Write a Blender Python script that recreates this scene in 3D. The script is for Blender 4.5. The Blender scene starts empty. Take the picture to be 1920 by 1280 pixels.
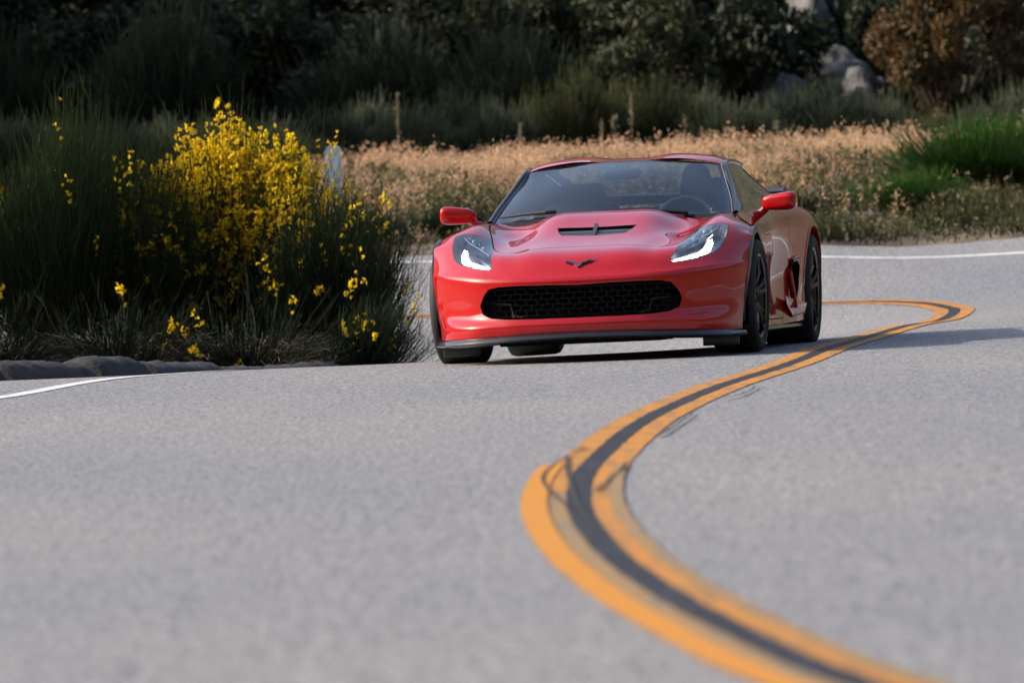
import bpy, bmesh, math, random
import numpy as np
from mathutils import Vector, Matrix
from mathutils.geometry import delaunay_2d_cdt

S = bpy.context.scene
COL = S.collection
R_ = math.radians

# ------------------------------------------------------------------ camera, sky, sun
F_PX, CAM_H, HOR_Y = 18000.0, 1.0, 337.0           # focal length in photo pixels, eye height, horizon row
PITCH = math.atan((640 - HOR_Y) / F_PX)
cd = bpy.data.cameras.new('camera')
cam = bpy.data.objects.new('camera', cd); COL.objects.link(cam)
cam.location = (0, 0, CAM_H); cam.rotation_euler = (math.pi / 2 - PITCH, 0, 0)
cd.sensor_width = 36; cd.lens = F_PX / 1920 * 36
cd.clip_start = 0.5; cd.clip_end = 3000
cd.dof.use_dof = True; cd.dof.focus_distance = 54.9
cd.dof.aperture_fstop = cd.lens / 1000 / 0.052
S.camera = cam

SUN_EL, SUN_AZ = R_(29), (-0.99, 0.10)              # the sun stands to the left, a little beyond the car
w = bpy.data.worlds.new('World'); S.world = w; w.use_nodes = True
wn = w.node_tree
sky = wn.nodes.new('ShaderNodeTexSky'); sky.sky_type = 'NISHITA'; sky.sun_disc = False
sky.sun_elevation = SUN_EL
sky.sun_rotation = math.atan2(SUN_AZ[0], SUN_AZ[1])
sky.air_density = 1.0; sky.dust_density = 5.0; sky.altitude = 600
bg = wn.nodes['Background']; bg.inputs[1].default_value = 0.15
wn.links.new(sky.outputs[0], bg.inputs[0])
sl = bpy.data.lights.new('sun', 'SUN'); sl.energy = 3.1; sl.angle = R_(0.6); sl.color = (1, 0.9, 0.76)
sun = bpy.data.objects.new('sun', sl); COL.objects.link(sun)
hl = math.hypot(*SUN_AZ)
sdir = Vector((SUN_AZ[0] / hl * math.cos(SUN_EL), SUN_AZ[1] / hl * math.cos(SUN_EL), math.sin(SUN_EL)))
sun.rotation_euler = sdir.to_track_quat('Z', 'Y').to_euler()
sun.location = (-30, 30, 30)
vs = S.view_settings
vs.view_transform = 'Standard'; vs.look = 'None'; vs.gamma = 1; vs.use_curve_mapping = False
vs.exposure = 0.85

# ------------------------------------------------------------------ pixel helpers (a pixel gives a direction only)
_cp, _sp = math.cos(PITCH), math.sin(PITCH)
def ray(px, py):
    a, b = (px - 960) / F_PX, -(py - 640) / F_PX
    return np.array([a, _cp + b * _sp, b * _cp - _sp])
def P(px, py, d):
    r = ray(px, py); return np.array([0, 0, CAM_H]) + r * (d / r[1])
TILT, Z0 = 0.045, -0.05                              # the banked near lane: z = TILT*x + Z0
def on_lane(px, py):
    r = ray(px, py); t = (Z0 - CAM_H) / (r[2] - TILT * r[0])
    return np.array([0, 0, CAM_H]) + r * t
def project(p):
    p = np.atleast_2d(p); z = p[:, 2] - CAM_H
    fw = p[:, 1] * _cp - z * _sp; up = z * _cp + p[:, 1] * _sp
    return np.stack([960 + F_PX * p[:, 0] / fw, 640 - F_PX * up / fw], 1)

# ------------------------------------------------------------------ object helpers
def tag(o, label=None, cat=None, group=None, kind=None):
    if label: o['label'] = label
    if cat: o['category'] = cat
    if group: o['group'] = group
    if kind: o['kind'] = kind
    return o
def empty(name, loc=(0, 0, 0)):
    o = bpy.data.objects.new(name, None); COL.objects.link(o); o.location = loc
    o.empty_display_size = 0.2
    return o
def new_mesh(name, v, f, attrs=None, normals=None, smooth=True):
    me = bpy.data.meshes.new(name)
    v = np.asarray(v, dtype=np.float32)
    if isinstance(f, np.ndarray):
        n, k = f.shape
        me.vertices.add(len(v)); me.vertices.foreach_set('co', v.ravel())
        me.loops.add(n * k); me.loops.foreach_set('vertex_index', f.astype(np.int32).ravel())
        me.polygons.add(n); me.polygons.foreach_set('loop_start', np.arange(0, n * k, k, dtype=np.int32))
        me.update(calc_edges=True)
    else:
        me.from_pydata(v.tolist(), [], [tuple(int(i) for i in q) for q in f]); me.update()
    me.polygons.foreach_set('use_smooth', np.full(len(me.polygons), smooth))
    if attrs:
        for k_, a in attrs.items():
            at = me.attributes.new(k_, 'FLOAT', 'POINT'); at.data.foreach_set('value', np.asarray(a, dtype=np.float32))
    if normals is not None:
        me.normals_split_custom_set_from_vertices(np.asarray(normals).tolist())
    return me
def link(name, me, mat, parent=None):
    o = bpy.data.objects.new(name, me); COL.objects.link(o)
    if mat is not None and not me.materials: me.materials.append(mat)
    if parent is not None: o.parent = parent
    return o
def obj(name, v, f, mat, parent=None, **kw):
    return link(name, new_mesh(name, v, f, **kw), mat, parent)
class MB:
    """collects simple shapes into one mesh"""
    def __init__(s): s.v = []; s.f = []
    def add(s, v, f):
        o = len(s.v); s.v += [tuple(map(float, p)) for p in v]; s.f += [tuple(i + o for i in q) for q in f]
    def box(s, c, d, rot=None, bev=0):
        x, y, z = [q / 2 for q in d]
        v = [Vector((a * x, b * y, e * z)) for a in (-1, 1) for b in (-1, 1) for e in (-1, 1)]
        if rot is not None: v = [rot @ p for p in v]
        v = [p + Vector(c) for p in v]
        s.add(v, [(0, 1, 3, 2), (4, 6, 7, 5), (0, 4, 5, 1), (2, 3, 7, 6), (0, 2, 6, 4), (1, 5, 7, 3)])
    def tube(s, pts, r, n=8, cap=True):
        pts = [Vector(p) for p in pts]; m = len(pts)
        rr = [float(q) for q in r] if hasattr(r, "__len__") else [float(r)] * m
        o = []; up = Vector((0.13, 0.21, 0.97))
        for i, p in enumerate(pts):
            t = (pts[min(i + 1, m - 1)] - pts[max(i - 1, 0)]).normalized()
            a = t.cross(up)
            if a.length < 1e-3: a = t.cross(Vector((1, 0, 0)))
            a.normalize(); b = t.cross(a)
            for k in range(n):
                q = 2 * math.pi * k / n; o.append(p + rr[i] * (math.cos(q) * a + math.sin(q) * b))
        f = [(i * n + k, i * n + (k + 1) % n, (i + 1) * n + (k + 1) % n, (i + 1) * n + k) for i in range(m - 1) for k in range(n)]
        if cap: f += [tuple(range(n))[::-1], tuple((m - 1) * n + k for k in range(n))]
        s.add(o, f)
    def lathe(s, prof, n=48, axis='x', c=(0, 0, 0), closed=False):
        # prof: list of (radius, offset along the axis)
        v = []
        for (r, h) in prof:
            for k in range(n):
                q = 2 * math.pi * k / n; a, b = r * math.cos(q), r * math.sin(q)
                p = (h, a, b) if axis == 'x' else ((a, h, b) if axis == 'y' else (a, b, h))
                v.append((p[0] + c[0], p[1] + c[1], p[2] + c[2]))
        m = len(prof); rng = range(m if closed else m - 1)
        f = [(i * n + k, i * n + (k + 1) % n, ((i + 1) % m) * n + (k + 1) % n, ((i + 1) % m) * n + k) for i in rng for k in range(n)]
        s.add(v, f)
    def ellipsoid(s, c, r, nu=16, nv=10, power=1.0):
        v = []
        for i in range(nv + 1):
            t = -math.pi / 2 + math.pi * i / nv
            for k in range(nu):
                q = 2 * math.pi * k / nu
                e = lambda a: math.copysign(abs(a) ** power, a)
                v.append((c[0] + r[0] * e(math.cos(t)) * e(math.cos(q)), c[1] + r[1] * e(math.cos(t)) * e(math.sin(q)), c[2] + r[2] * e(math.sin(t))))
        f = [(i * nu + k, i * nu + (k + 1) % nu, (i + 1) * nu + (k + 1) % nu, (i + 1) * nu + k) for i in range(nv) for k in range(nu)]
        s.add(v, f)
    def build(s, name, mat, parent=None, smooth=True, bevel=0, angle=35):
        me = new_mesh(name, s.v, s.f, smooth=smooth)
        bm = bmesh.new(); bm.from_mesh(me)
        bmesh.ops.remove_doubles(bm, verts=bm.verts, dist=1e-5)
        bmesh.ops.recalc_face_normals(bm, faces=bm.faces)
        if bevel:
            es = [e for e in bm.edges if len(e.link_faces) == 2 and e.calc_face_angle(0) > R_(angle)]
            bmesh.ops.bevel(bm, geom=es, offset=bevel, segments=2, affect='EDGES', profile=0.5)
        for e in bm.edges:
            if len(e.link_faces) == 2 and e.calc_face_angle(0) > R_(angle): e.smooth = False
        bm.to_mesh(me); bm.free()
        me.polygons.foreach_set('use_smooth', np.full(len(me.polygons), smooth))
        return link(name, me, mat, parent)

def spline_weights(knots, t):
    """rows of weights of the natural cubic spline through values at the knots"""
    k = np.asarray(knots, float); n = len(k); h = np.diff(k)
    A = np.zeros((n, n)); B = np.zeros((n, n)); A[0, 0] = A[-1, -1] = 1
    for i in range(1, n - 1):
        A[i, i - 1] = h[i - 1]; A[i, i] = 2 * (h[i - 1] + h[i]); A[i, i + 1] = h[i]
        B[i, i - 1] = 6 / h[i - 1]; B[i, i] = -6 / h[i - 1] - 6 / h[i]; B[i, i + 1] = 6 / h[i]
    M = np.linalg.solve(A, B)
    t = np.clip(np.asarray(t, float), k[0], k[-1]); j = np.clip(np.searchsorted(k, t, 'right') - 1, 0, n - 2)
    hj = h[j]; a = (k[j + 1] - t) / hj; b = 1 - a; r = np.arange(len(t))
    W = np.zeros((len(t), n)); W[r, j] += a; W[r, j + 1] += b
    W += ((a ** 3 - a) * hj ** 2 / 6)[:, None] * M[j] + ((b ** 3 - b) * hj ** 2 / 6)[:, None] * M[j + 1]
    return W
def smooth_line(pts, n, closed=False):
    p = np.asarray(pts, float)
    if closed: p = np.concatenate([p[-3:], p, p[:4]])
    d = np.concatenate([[0], np.cumsum(np.linalg.norm(np.diff(p, axis=0), axis=1) ** 0.5 + 1e-9)])
    t = np.linspace(d[3], d[-4], n + 1)[:-1] if closed else np.linspace(0, d[-1], n)
    return spline_weights(d, t) @ p
def resample(pts, step, closed=False):
    p = np.asarray(pts, float)
    if closed: p = np.concatenate([p, p[:1]])
    d = np.concatenate([[0], np.cumsum(np.linalg.norm(np.diff(p, axis=0), axis=1))])
    n = max(2, int(round(d[-1] / step)) + 1); t = np.linspace(0, d[-1], n)
    t = np.unique(np.concatenate([t, d]))                       # keeps the corners
    keep = np.concatenate([[True], np.diff(t) > step * 0.05]); t = t[keep]
    q = np.stack([np.interp(t, d, p[:, i]) for i in range(p.shape[1])], 1)
    return q[:-1] if closed else q
def inside(poly, pts):
    poly = np.asarray(poly); x, y = pts[:, 0], pts[:, 1]; r = np.zeros(len(pts), bool)
    x0, y0 = poly[:, 0], poly[:, 1]; x1, y1 = np.roll(x0, -1), np.roll(y0, -1)
    for a, b, c, d in zip(x0, y0, x1, y1):
        if b == d: continue
        m = ((b > y) != (d > y)) & (x < (c - a) * (y - b) / (d - b) + a); r ^= m
    return r
def seg_dist(poly, pts, closed=True):
    poly = np.asarray(poly); a = poly; b = np.roll(poly, -1, 0)
    if not closed: a, b = a[:-1], b[:-1]
    best = np.full(len(pts), 1e9)
    for p, q in zip(a, b):
        e = q - p; L = (e @ e) + 1e-12
        t = np.clip(((pts - p) @ e) / L, 0, 1); best = np.minimum(best, np.linalg.norm(pts - p - t[:, None] * e, axis=1))
    return best

# ------------------------------------------------------------------ materials
def nodes_of(m): return m.node_tree.nodes, m.node_tree.links
def mat(name, col, rough=0.5, metal=0.0, coat=0.0, coat_rough=0.03, spec=0.5, emit=None, estr=0, vary=0.0, vscale=8.0, bump=0.0, bscale=60.0, trans=0.0):
    m = bpy.data.materials.new(name); m.use_nodes = True
    n, l = nodes_of(m); b = n['Principled BSDF']
    b.inputs['Base Color'].default_value = (*col, 1); b.inputs['Roughness'].default_value = rough
    b.inputs['Metallic'].default_value = metal; b.inputs['Coat Weight'].default_value = coat
    b.inputs['Coat Roughness'].default_value = coat_rough; b.inputs['Specular IOR Level'].default_value = spec
    if emit: b.inputs['Emission Color'].default_value = (*emit, 1); b.inputs['Emission Strength'].default_value = estr
    tc = n.new('ShaderNodeTexCoord')
    if vary:
        t = n.new('ShaderNodeTexNoise'); t.inputs['Scale'].default_value = vscale; t.inputs['Detail'].default_value = 6
        l.new(tc.outputs['Object'], t.inputs['Vector'])
        mx = n.new('ShaderNodeMix'); mx.data_type = 'RGBA'
        mx.inputs[6].default_value = (*[c * (1 - vary) for c in col], 1); mx.inputs[7].default_value = (*[min(1, c * (1 + vary)) for c in col], 1)
        rp = n.new('ShaderNodeValToRGB'); rp.color_ramp.elements[0].position = 0.32; rp.color_ramp.elements[1].position = 0.68
        l.new(t.outputs['Fac'], rp.inputs[0]); l.new(rp.outputs[0], mx.inputs[0]); l.new(mx.outputs[2], b.inputs['Base Color'])
    if bump:
        t = n.new('ShaderNodeTexNoise'); t.inputs['Scale'].default_value = bscale; t.inputs['Detail'].default_value = 5
        l.new(tc.outputs['Object'], t.inputs['Vector'])
        bp = n.new('ShaderNodeBump'); bp.inputs['Strength'].default_value = bump; bp.inputs['Distance'].default_value = 0.01
        l.new(t.outputs['Fac'], bp.inputs['Height']); l.new(bp.outputs[0], b.inputs['Normal'])
    return m
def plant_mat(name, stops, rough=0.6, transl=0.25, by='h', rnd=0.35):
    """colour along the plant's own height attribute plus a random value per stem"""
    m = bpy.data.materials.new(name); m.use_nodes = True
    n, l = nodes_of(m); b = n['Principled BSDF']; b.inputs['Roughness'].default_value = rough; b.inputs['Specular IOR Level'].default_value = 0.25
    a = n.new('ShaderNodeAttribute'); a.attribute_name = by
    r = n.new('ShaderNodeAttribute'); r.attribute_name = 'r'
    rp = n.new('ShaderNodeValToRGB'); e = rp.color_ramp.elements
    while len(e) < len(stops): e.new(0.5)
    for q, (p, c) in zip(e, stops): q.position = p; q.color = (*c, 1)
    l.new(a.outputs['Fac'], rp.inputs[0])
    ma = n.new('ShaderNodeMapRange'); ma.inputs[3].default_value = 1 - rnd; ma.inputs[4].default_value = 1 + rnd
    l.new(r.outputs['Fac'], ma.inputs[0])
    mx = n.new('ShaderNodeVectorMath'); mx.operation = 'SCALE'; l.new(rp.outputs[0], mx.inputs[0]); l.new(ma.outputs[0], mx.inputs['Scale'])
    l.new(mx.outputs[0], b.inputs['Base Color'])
    if transl:
        tr = n.new('ShaderNodeBsdfTranslucent'); l.new(mx.outputs[0], tr.inputs[0])
        ms = n.new('ShaderNodeMixShader'); ms.inputs[0].default_value = transl
        l.new(b.outputs[0], ms.inputs[1]); l.new(tr.outputs[0], ms.inputs[2]); l.new(ms.outputs[0], n['Material Output'].inputs[0])
    return m
def glass_mat(name, tint, refl_ior=1.5, rough=0.0):
    m = bpy.data.materials.new(name); m.use_nodes = True
    n, l = nodes_of(m); n.remove(n['Principled BSDF'])
    t = n.new('ShaderNodeBsdfTransparent'); t.inputs[0].default_value = (*tint, 1)
    g = n.new('ShaderNodeBsdfGlossy'); g.inputs['Roughness'].default_value = rough; g.inputs[0].default_value = (1, 1, 1, 1)
    r0 = ((refl_ior - 1) / (refl_ior + 1)) ** 2
    lw = n.new('ShaderNodeLayerWeight'); lw.inputs[0].default_value = .5
    pw = n.new('ShaderNodeMath'); pw.operation = 'POWER'; pw.inputs[1].default_value = 5; l.new(lw.outputs['Facing'], pw.inputs[0])
    fr = n.new('ShaderNodeMath'); fr.operation = 'MULTIPLY_ADD'; fr.inputs[1].default_value = 1 - r0; fr.inputs[2].default_value = r0 * 2; l.new(pw.outputs[0], fr.inputs[0])
    ms = n.new('ShaderNodeMixShader'); l.new(fr.outputs[0], ms.inputs[0]); l.new(t.outputs[0], ms.inputs[1]); l.new(g.outputs[0], ms.inputs[2])
    l.new(ms.outputs[0], n['Material Output'].inputs[0])
    return m
def asphalt_mat():
    m = bpy.data.materials.new('asphalt'); m.use_nodes = True
    n, l = nodes_of(m); b = n['Principled BSDF']; b.inputs['Roughness'].default_value = 0.72; b.inputs['Specular IOR Level'].default_value = 0.35
    tc = n.new('ShaderNodeTexCoord')
    def noise(scale, detail=3, rough=0.6, stretch=None):
        t = n.new('ShaderNodeTexNoise'); t.inputs['Scale'].default_value = scale; t.inputs['Detail'].default_value = detail; t.inputs['Roughness'].default_value = rough
        if stretch:
            mp = n.new('ShaderNodeMapping'); mp.inputs['Scale'].default_value = stretch; l.new(tc.outputs['Object'], mp.inputs[0]); l.new(mp.outputs[0], t.inputs['Vector'])
        else: l.new(tc.outputs['Object'], t.inputs['Vector'])
        return t
    def ramp(src, p0, c0, p1, c1):
        r = n.new('ShaderNodeValToRGB'); r.color_ramp.elements[0].position = p0; r.color_ramp.elements[1].position = p1
        r.color_ramp.elements[0].color = (*c0, 1); r.color_ramp.elements[1].color = (*c1, 1); l.new(src, r.inputs[0]); return r
    def mul(a, bq, f=1.0):
        x = n.new('ShaderNodeMix'); x.data_type = 'RGBA'; x.blend_type = 'MULTIPLY'; x.inputs[0].default_value = f
        l.new(a, x.inputs[6]); l.new(bq, x.inputs[7]); return x.outputs[2]
    v = n.new('ShaderNodeTexVoronoi'); v.inputs['Scale'].default_value = 85; l.new(tc.outputs['Object'], v.inputs['Vector'])
    stone = n.new('ShaderNodeSeparateColor'); l.new(v.outputs['Color'], stone.inputs[0])
    c0 = ramp(stone.outputs[0], 0.0, (0.16, 0.165, 0.18), 1.0, (0.33, 0.322, 0.315))       # aggregate, stone by stone
    c1 = ramp(noise(38, 2).outputs['Fac'], 0.32, (0.45, 0.46, 0.50), 0.68, (1.4, 1.38, 1.35))
    c2 = ramp(noise(0.35, 4, 0.5, (1.0, 0.25, 1)).outputs['Fac'], 0.35, (0.84, 0.87, 0.92), 0.65, (1.06, 1.03, 1.0))
    c3 = ramp(noise(1, 3, .7, (62, 6.5, 62)).outputs['Fac'], 0.34, (0.60, 0.62, 0.66), 0.66, (1.34, 1.32, 1.28))  # streaked noise in the colour stands in for self-shadowed surface relief
    o = mul(mul(mul(c0.outputs[0], c1.outputs[0]), c2.outputs[0]), c3.outputs[0])
    l.new(o, b.inputs['Base Color'])
    bp = n.new('ShaderNodeBump'); bp.inputs['Strength'].default_value = 0.8; bp.inputs['Distance'].default_value = 0.012
    l.new(noise(45, 4).outputs['Fac'], bp.inputs['Height']); l.new(bp.outputs[0], b.inputs['Normal'])
    return m
def paint_line_mat(name, col, worn, amount=0.5, scale=14):
    m = bpy.data.materials.new(name); m.use_nodes = True
    n, l = nodes_of(m); b = n['Principled BSDF']; b.inputs['Roughness'].default_value = 0.6; b.inputs['Specular IOR Level'].default_value = 0.3
    tc = n.new('ShaderNodeTexCoord'); mp = n.new('ShaderNodeMapping'); mp.inputs['Scale'].default_value = (1, 0.12, 1); l.new(tc.outputs['Object'], mp.inputs[0])
    t = n.new('ShaderNodeTexNoise'); t.inputs['Scale'].default_value = scale; t.inputs['Detail'].default_value = 7; t.inputs['Roughness'].default_value = 0.65; l.new(mp.outputs[0], t.inputs['Vector'])
    r = n.new('ShaderNodeValToRGB'); r.color_ramp.elements[0].position = 0.62 - 0.3 * amount; r.color_ramp.elements[1].position = 0.86 - 0.3 * amount; l.new(t.outputs['Fac'], r.inputs[0])
    t2 = n.new('ShaderNodeTexNoise'); t2.inputs['Scale'].default_value = 70; t2.inputs['Detail'].default_value = 3; l.new(tc.outputs['Object'], t2.inputs['Vector'])
    r2 = n.new('ShaderNodeValToRGB'); r2.color_ramp.elements[0].position = 0.3; r2.color_ramp.elements[1].position = 0.7
    r2.color_ramp.elements[0].color = (0.78, 0.78, 0.78, 1); r2.color_ramp.elements[1].color = (1.1, 1.1, 1.1, 1); l.new(t2.outputs['Fac'], r2.inputs[0])
    x = n.new('ShaderNodeMix'); x.data_type = 'RGBA'; x.inputs[6].default_value = (*col, 1); x.inputs[7].default_value = (*worn, 1); l.new(r.outputs[0], x.inputs[0])
    y = n.new('ShaderNodeMix'); y.data_type = 'RGBA'; y.blend_type = 'MULTIPLY'; y.inputs[0].default_value = 1; l.new(x.outputs[2], y.inputs[6]); l.new(r2.outputs[0], y.inputs[7])
    l.new(y.outputs[2], b.inputs['Base Color'])
    return m

M = {}
M['asphalt'] = asphalt_mat()
M['yellow'] = paint_line_mat('yellow_paint', (0.49, 0.20, 0.02), (0.24, 0.14, 0.055), 0.62)
M['yellow_new'] = paint_line_mat('fresh_yellow_paint', (0.54, 0.22, 0.014), (0.40, 0.17, 0.03), 0.2)
M['yellow_old'] = paint_line_mat('faded_yellow_paint', (0.30, 0.185, 0.07), (0.2, 0.16, 0.12), 0.55)
M['black_line'] = paint_line_mat('black_paint', (0.016, 0.016, 0.018), (0.05, 0.048, 0.045), 0.3)
M['white_line'] = paint_line_mat('white_paint', (0.72, 0.73, 0.74), (0.40, 0.40, 0.41), 0.45)
M['soil'] = mat('dry_soil', (0.13, 0.10, 0.07), 0.95, vary=0.5, vscale=3, bump=0.6, bscale=12)
def soil_scrub(m):
    n, l = nodes_of(m); b = n['Principled BSDF']; src = b.inputs['Base Color'].links[0].from_socket
    a = n.new('ShaderNodeAttribute'); a.attribute_name = 'veg'; t = n.new('ShaderNodeTexNoise'); t.inputs['Scale'].default_value = .6; t.inputs['Detail'].default_value = 8
    tc = n.new('ShaderNodeTexCoord'); l.new(tc.outputs['Object'], t.inputs['Vector'])
    r = n.new('ShaderNodeValToRGB'); r.color_ramp.elements[0].position = .35; r.color_ramp.elements[1].position = .7; r.color_ramp.elements[0].color = (.018, .024, .012, 1); r.color_ramp.elements[1].color = (.07, .065, .035, 1)
    l.new(t.outputs['Fac'], r.inputs[0]); x = n.new('ShaderNodeMix'); x.data_type = 'RGBA'; l.new(a.outputs['Fac'], x.inputs[0]); l.new(src, x.inputs[6]); l.new(r.outputs[0], x.inputs[7]); l.new(x.outputs[2], b.inputs['Base Color'])
soil_scrub(M['soil'])
M['kerb'] = mat('old_kerb_asphalt', (0.03, 0.031, 0.035), 0.9, vary=0.5, vscale=9, bump=0.8, bscale=35)  # base colour darkened to stand in for the shade on the kerb
M['rock'] = mat('weathered_rock', (0.12, 0.115, 0.115), 0.9, vary=0.6, vscale=5, bump=1.0, bscale=12)
M['crack'] = mat('crack_filler', (0.03, 0.03, 0.03), 0.9)
M['paint'] = mat('red_clearcoat', (0.40, 0.0015, 0.0028), 0.35, coat=1.0, coat_rough=0.01, spec=0.05)
M['paint'].node_tree.nodes['Principled BSDF'].inputs['Coat IOR'].default_value = 1.6
M['black_gloss'] = mat('gloss_black', (0.012, 0.012, 0.014), 0.18, coat=0.5)
M['black'] = mat('satin_black_plastic', (0.016, 0.017, 0.019), 0.45)
M['grille'] = mat('grille_black', (0.006, 0.006, 0.007), 0.5, spec=0.3)
M['trim'] = mat('grey_black_trim', (0.04, 0.041, 0.045), 0.33)
M['dark'] = mat('unlit_black', (0.004, 0.004, 0.004), 0.9, spec=0.1)
M['rubber'] = mat('tyre_rubber', (0.013, 0.013, 0.014), 0.75, bump=0.25, bscale=90)
M['rim'] = mat('black_wheel_paint', (0.018, 0.018, 0.02), 0.28, metal=0.4, coat=0.3)
M['steel'] = mat('brake_steel', (0.32, 0.32, 0.33), 0.35, metal=1)
M['chrome'] = mat('chrome', (0.75, 0.76, 0.78), 0.12, metal=1)
M['badge'] = mat('dark_chrome', (0.30, 0.30, 0.31), 0.22, metal=1)
M['lamp_white'] = mat('daytime_lamp', (0.9, 0.9, 0.9), 0.3, emit=(0.95, 0.97, 1.0), estr=5.0)
M['lamp_inside'] = mat('lamp_housing', (0.30, 0.31, 0.34), 0.22, metal=0.8)
M['projector'] = mat('projector_lens', (0.10, 0.13, 0.20), 0.05, coat=1, metal=0.3)
M['amber'] = mat('amber_marker', (0.7, 0.22, 0.02), 0.3, coat=0.6)
M['lens'] = glass_mat('lamp_lens', (0.92, 0.93, 0.95), 1.5)
M['wind_glass'] = glass_mat('windshield_glass', (0.66, 0.76, 0.72), 1.62)
M['side_glass'] = glass_mat('tinted_side_glass', (0.22, 0.25, 0.22), 1.52)
M['leather'] = mat('dark_leather', (0.03, 0.03, 0.032), 0.55)
M['dash'] = mat('dashboard_vinyl', (0.025, 0.027, 0.03), 0.6)
M['mirror_glass'] = mat('mirror_silver', (0.8, 0.8, 0.82), 0.03, metal=1)
M['skin'] = mat('skin', (0.36, 0.19, 0.13), 0.55)
M['shirt'] = mat('dark_shirt', (0.02, 0.021, 0.026), 0.85)
M['hair'] = mat('dark_hair', (0.014, 0.011, 0.009), 0.7)
M['post'] = mat('marker_post_plastic', (0.50, 0.60, 0.68), 0.45, vary=0.12, vscale=12)
M['wood'] = mat('grey_brown_twig', (0.09, 0.07, 0.055), 0.85, vary=0.4, vscale=20)

# ------------------------------------------------------------------ the lie of the land: a thin-plate surface through measured points
YL_PX = [(1590, 1275), (1429, 1208), (1300, 1143), (1199, 1080), (1140, 1032), (1106, 991), (1089, 960), (1085, 926), (1095, 892), (1123, 858), (1197, 797),
         (1272, 758), (1357, 723), (1431, 699), (1506, 673), (1559, 652), (1617, 636), (1686, 620), (1750, 604), (1782, 590.5), (1789, 580), (1770, 573), (1729, 569), (1644, 567), (1564, 568)]
yl = [on_lane(*q)[:2] for q in YL_PX]
yl += [on_lane(1300, 574)[:2], on_lane(1000, 583)[:2], on_lane(780, 593)[:2]]
yl = [(4.9, -8.0), (3.2, 3.0), (1.75, 11.5)] + [tuple(q) for q in yl] + [(-4.2, 77.6), (-9, 78.4), (-14, 78.6)]
yl = np.array(yl)
ctl = []
for d in (-12, 5, 20, 35, 47, 53):
    for x in (-6.5, -3, 0, 3, 7): ctl.append((x, d, TILT * x + Z0))
for x in (-3.2, -1.5, 0.2, 1.2, 2.4, 5): ctl.append((x, 56.6, TILT * x + Z0))
for (x, d) in ((2.2, 61), (3.0, 64.5), (3.5, 68), (4.5, 62), (6.5, 66)): ctl.append((x, d, TILT * x + Z0))
ctl += [(-6, 60, -.45), (-3, 60.5, -.37), (-1.6, 62.5, -.37), (0, 61.5, -.24), (1.0, 62.5, -.19), (1.1, 67, -.25), (0, 69, -.35), (-1, 70, -.37), (-2.5, 67, -.42), (-5, 66, -.42)]
for q in yl[-13:-3:2]: ctl.append((q[0], q[1], TILT * q[0] + Z0))
ctl += [(-4.2, 77.6, -.2), (-9, 78.4, -.35), (-14, 78.6, -.5), (-6, 72.5, -.6), (-14, 73, -.9)]
def pz(px, py, d): ctl.append(tuple(P(px, py, d)))
pz(1530, 482, 79.6); pz(1920, 474, 78.8); pz(750, 492, 80.8); pz(1150, 488, 80.3)
ctl += [(7.2, 75, .48), (-6, 81.3, .18), (-14, 81.4, 0)]
pz(1700, 459, 81.3); pz(1150, 470, 82.0); pz(720, 480, 82.3)
ctl += [(0, 86, .86), (-3, 86, .70), (3, 85.5, .95), (6, 84, 1.0), (-8, 86, .6), (0, 88.5, .98), (-3, 88.5, .82), (3, 88.5, 1.10), (6, 88, 1.2), (0, 92, .92), (-5, 92, .8), (5, 92, 1.08), (9, 80, 1.0), (10, 66, .8), (0, 98, .95), (-8, 98, .8), (8, 98, 1.15), (0, 108, 1.7), (-10, 108, 1.6), (10, 108, 2.0)]
ctl = np.array(ctl)
def _tps(r2): return np.where(r2 > 0, r2 * np.log(np.maximum(r2, 1e-12)), 0)
_sc = np.array([1.0, 0.45])                          # along the view things change more slowly
_c = ctl[:, :2] * _sc; _n = len(_c)
_K = _tps(((_c[:, None] - _c[None]) ** 2).sum(-1)) + np.eye(_n) * 0.02
_Pm = np.concatenate([np.ones((_n, 1)), _c], 1)
_A = np.block([[_K, _Pm], [_Pm.T, np.zeros((3, 3))]])
_w = np.linalg.solve(_A, np.concatenate([ctl[:, 2], np.zeros(3)]))
def sstep(a, b, t): t = np.clip((t - a) / (b - a), 0, 1); return t * t * (3 - 2 * t)
def ground(x, y):
    x = np.asarray(x, float); y = np.asarray(y, float); sh = np.broadcast(x, y).shape
    x, y = np.broadcast_to(x, sh).ravel(), np.broadcast_to(y, sh).ravel()
    q = np.stack([np.clip(x, -14, 11), np.clip(y, -12, 108)], 1) * _sc
    z = np.empty(len(q))
    for i in range(0, len(q), 4000):
        s = q[i:i + 4000]
        z[i:i + 4000] = _tps(((s[:, None] - _c[None]) ** 2).sum(-1)) @ _w[:_n] + _w[_n] + s @ _w[_n + 1:]
    ahead = np.maximum(y - 106, 0); back = np.maximum(-y - 14, 0)
    left = np.maximum(-x - 16, 0); right = np.maximum(x - 12, 0)
    z = z + 0.28 * ahead * sstep(0, 20, ahead) + 0.50 * back * sstep(0, 25, back) + 0.16 * left * sstep(0, 40, left) + 0.45 * right * sstep(0, 15, right)
    z = z + (0.35 * np.sin(x * .31 + 1.1) * np.cos(y * .23) + .2 * np.sin(x * .7 + y * .53)) * sstep(0, 12, ahead + back + left + right)
    return z.reshape(sh)

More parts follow.
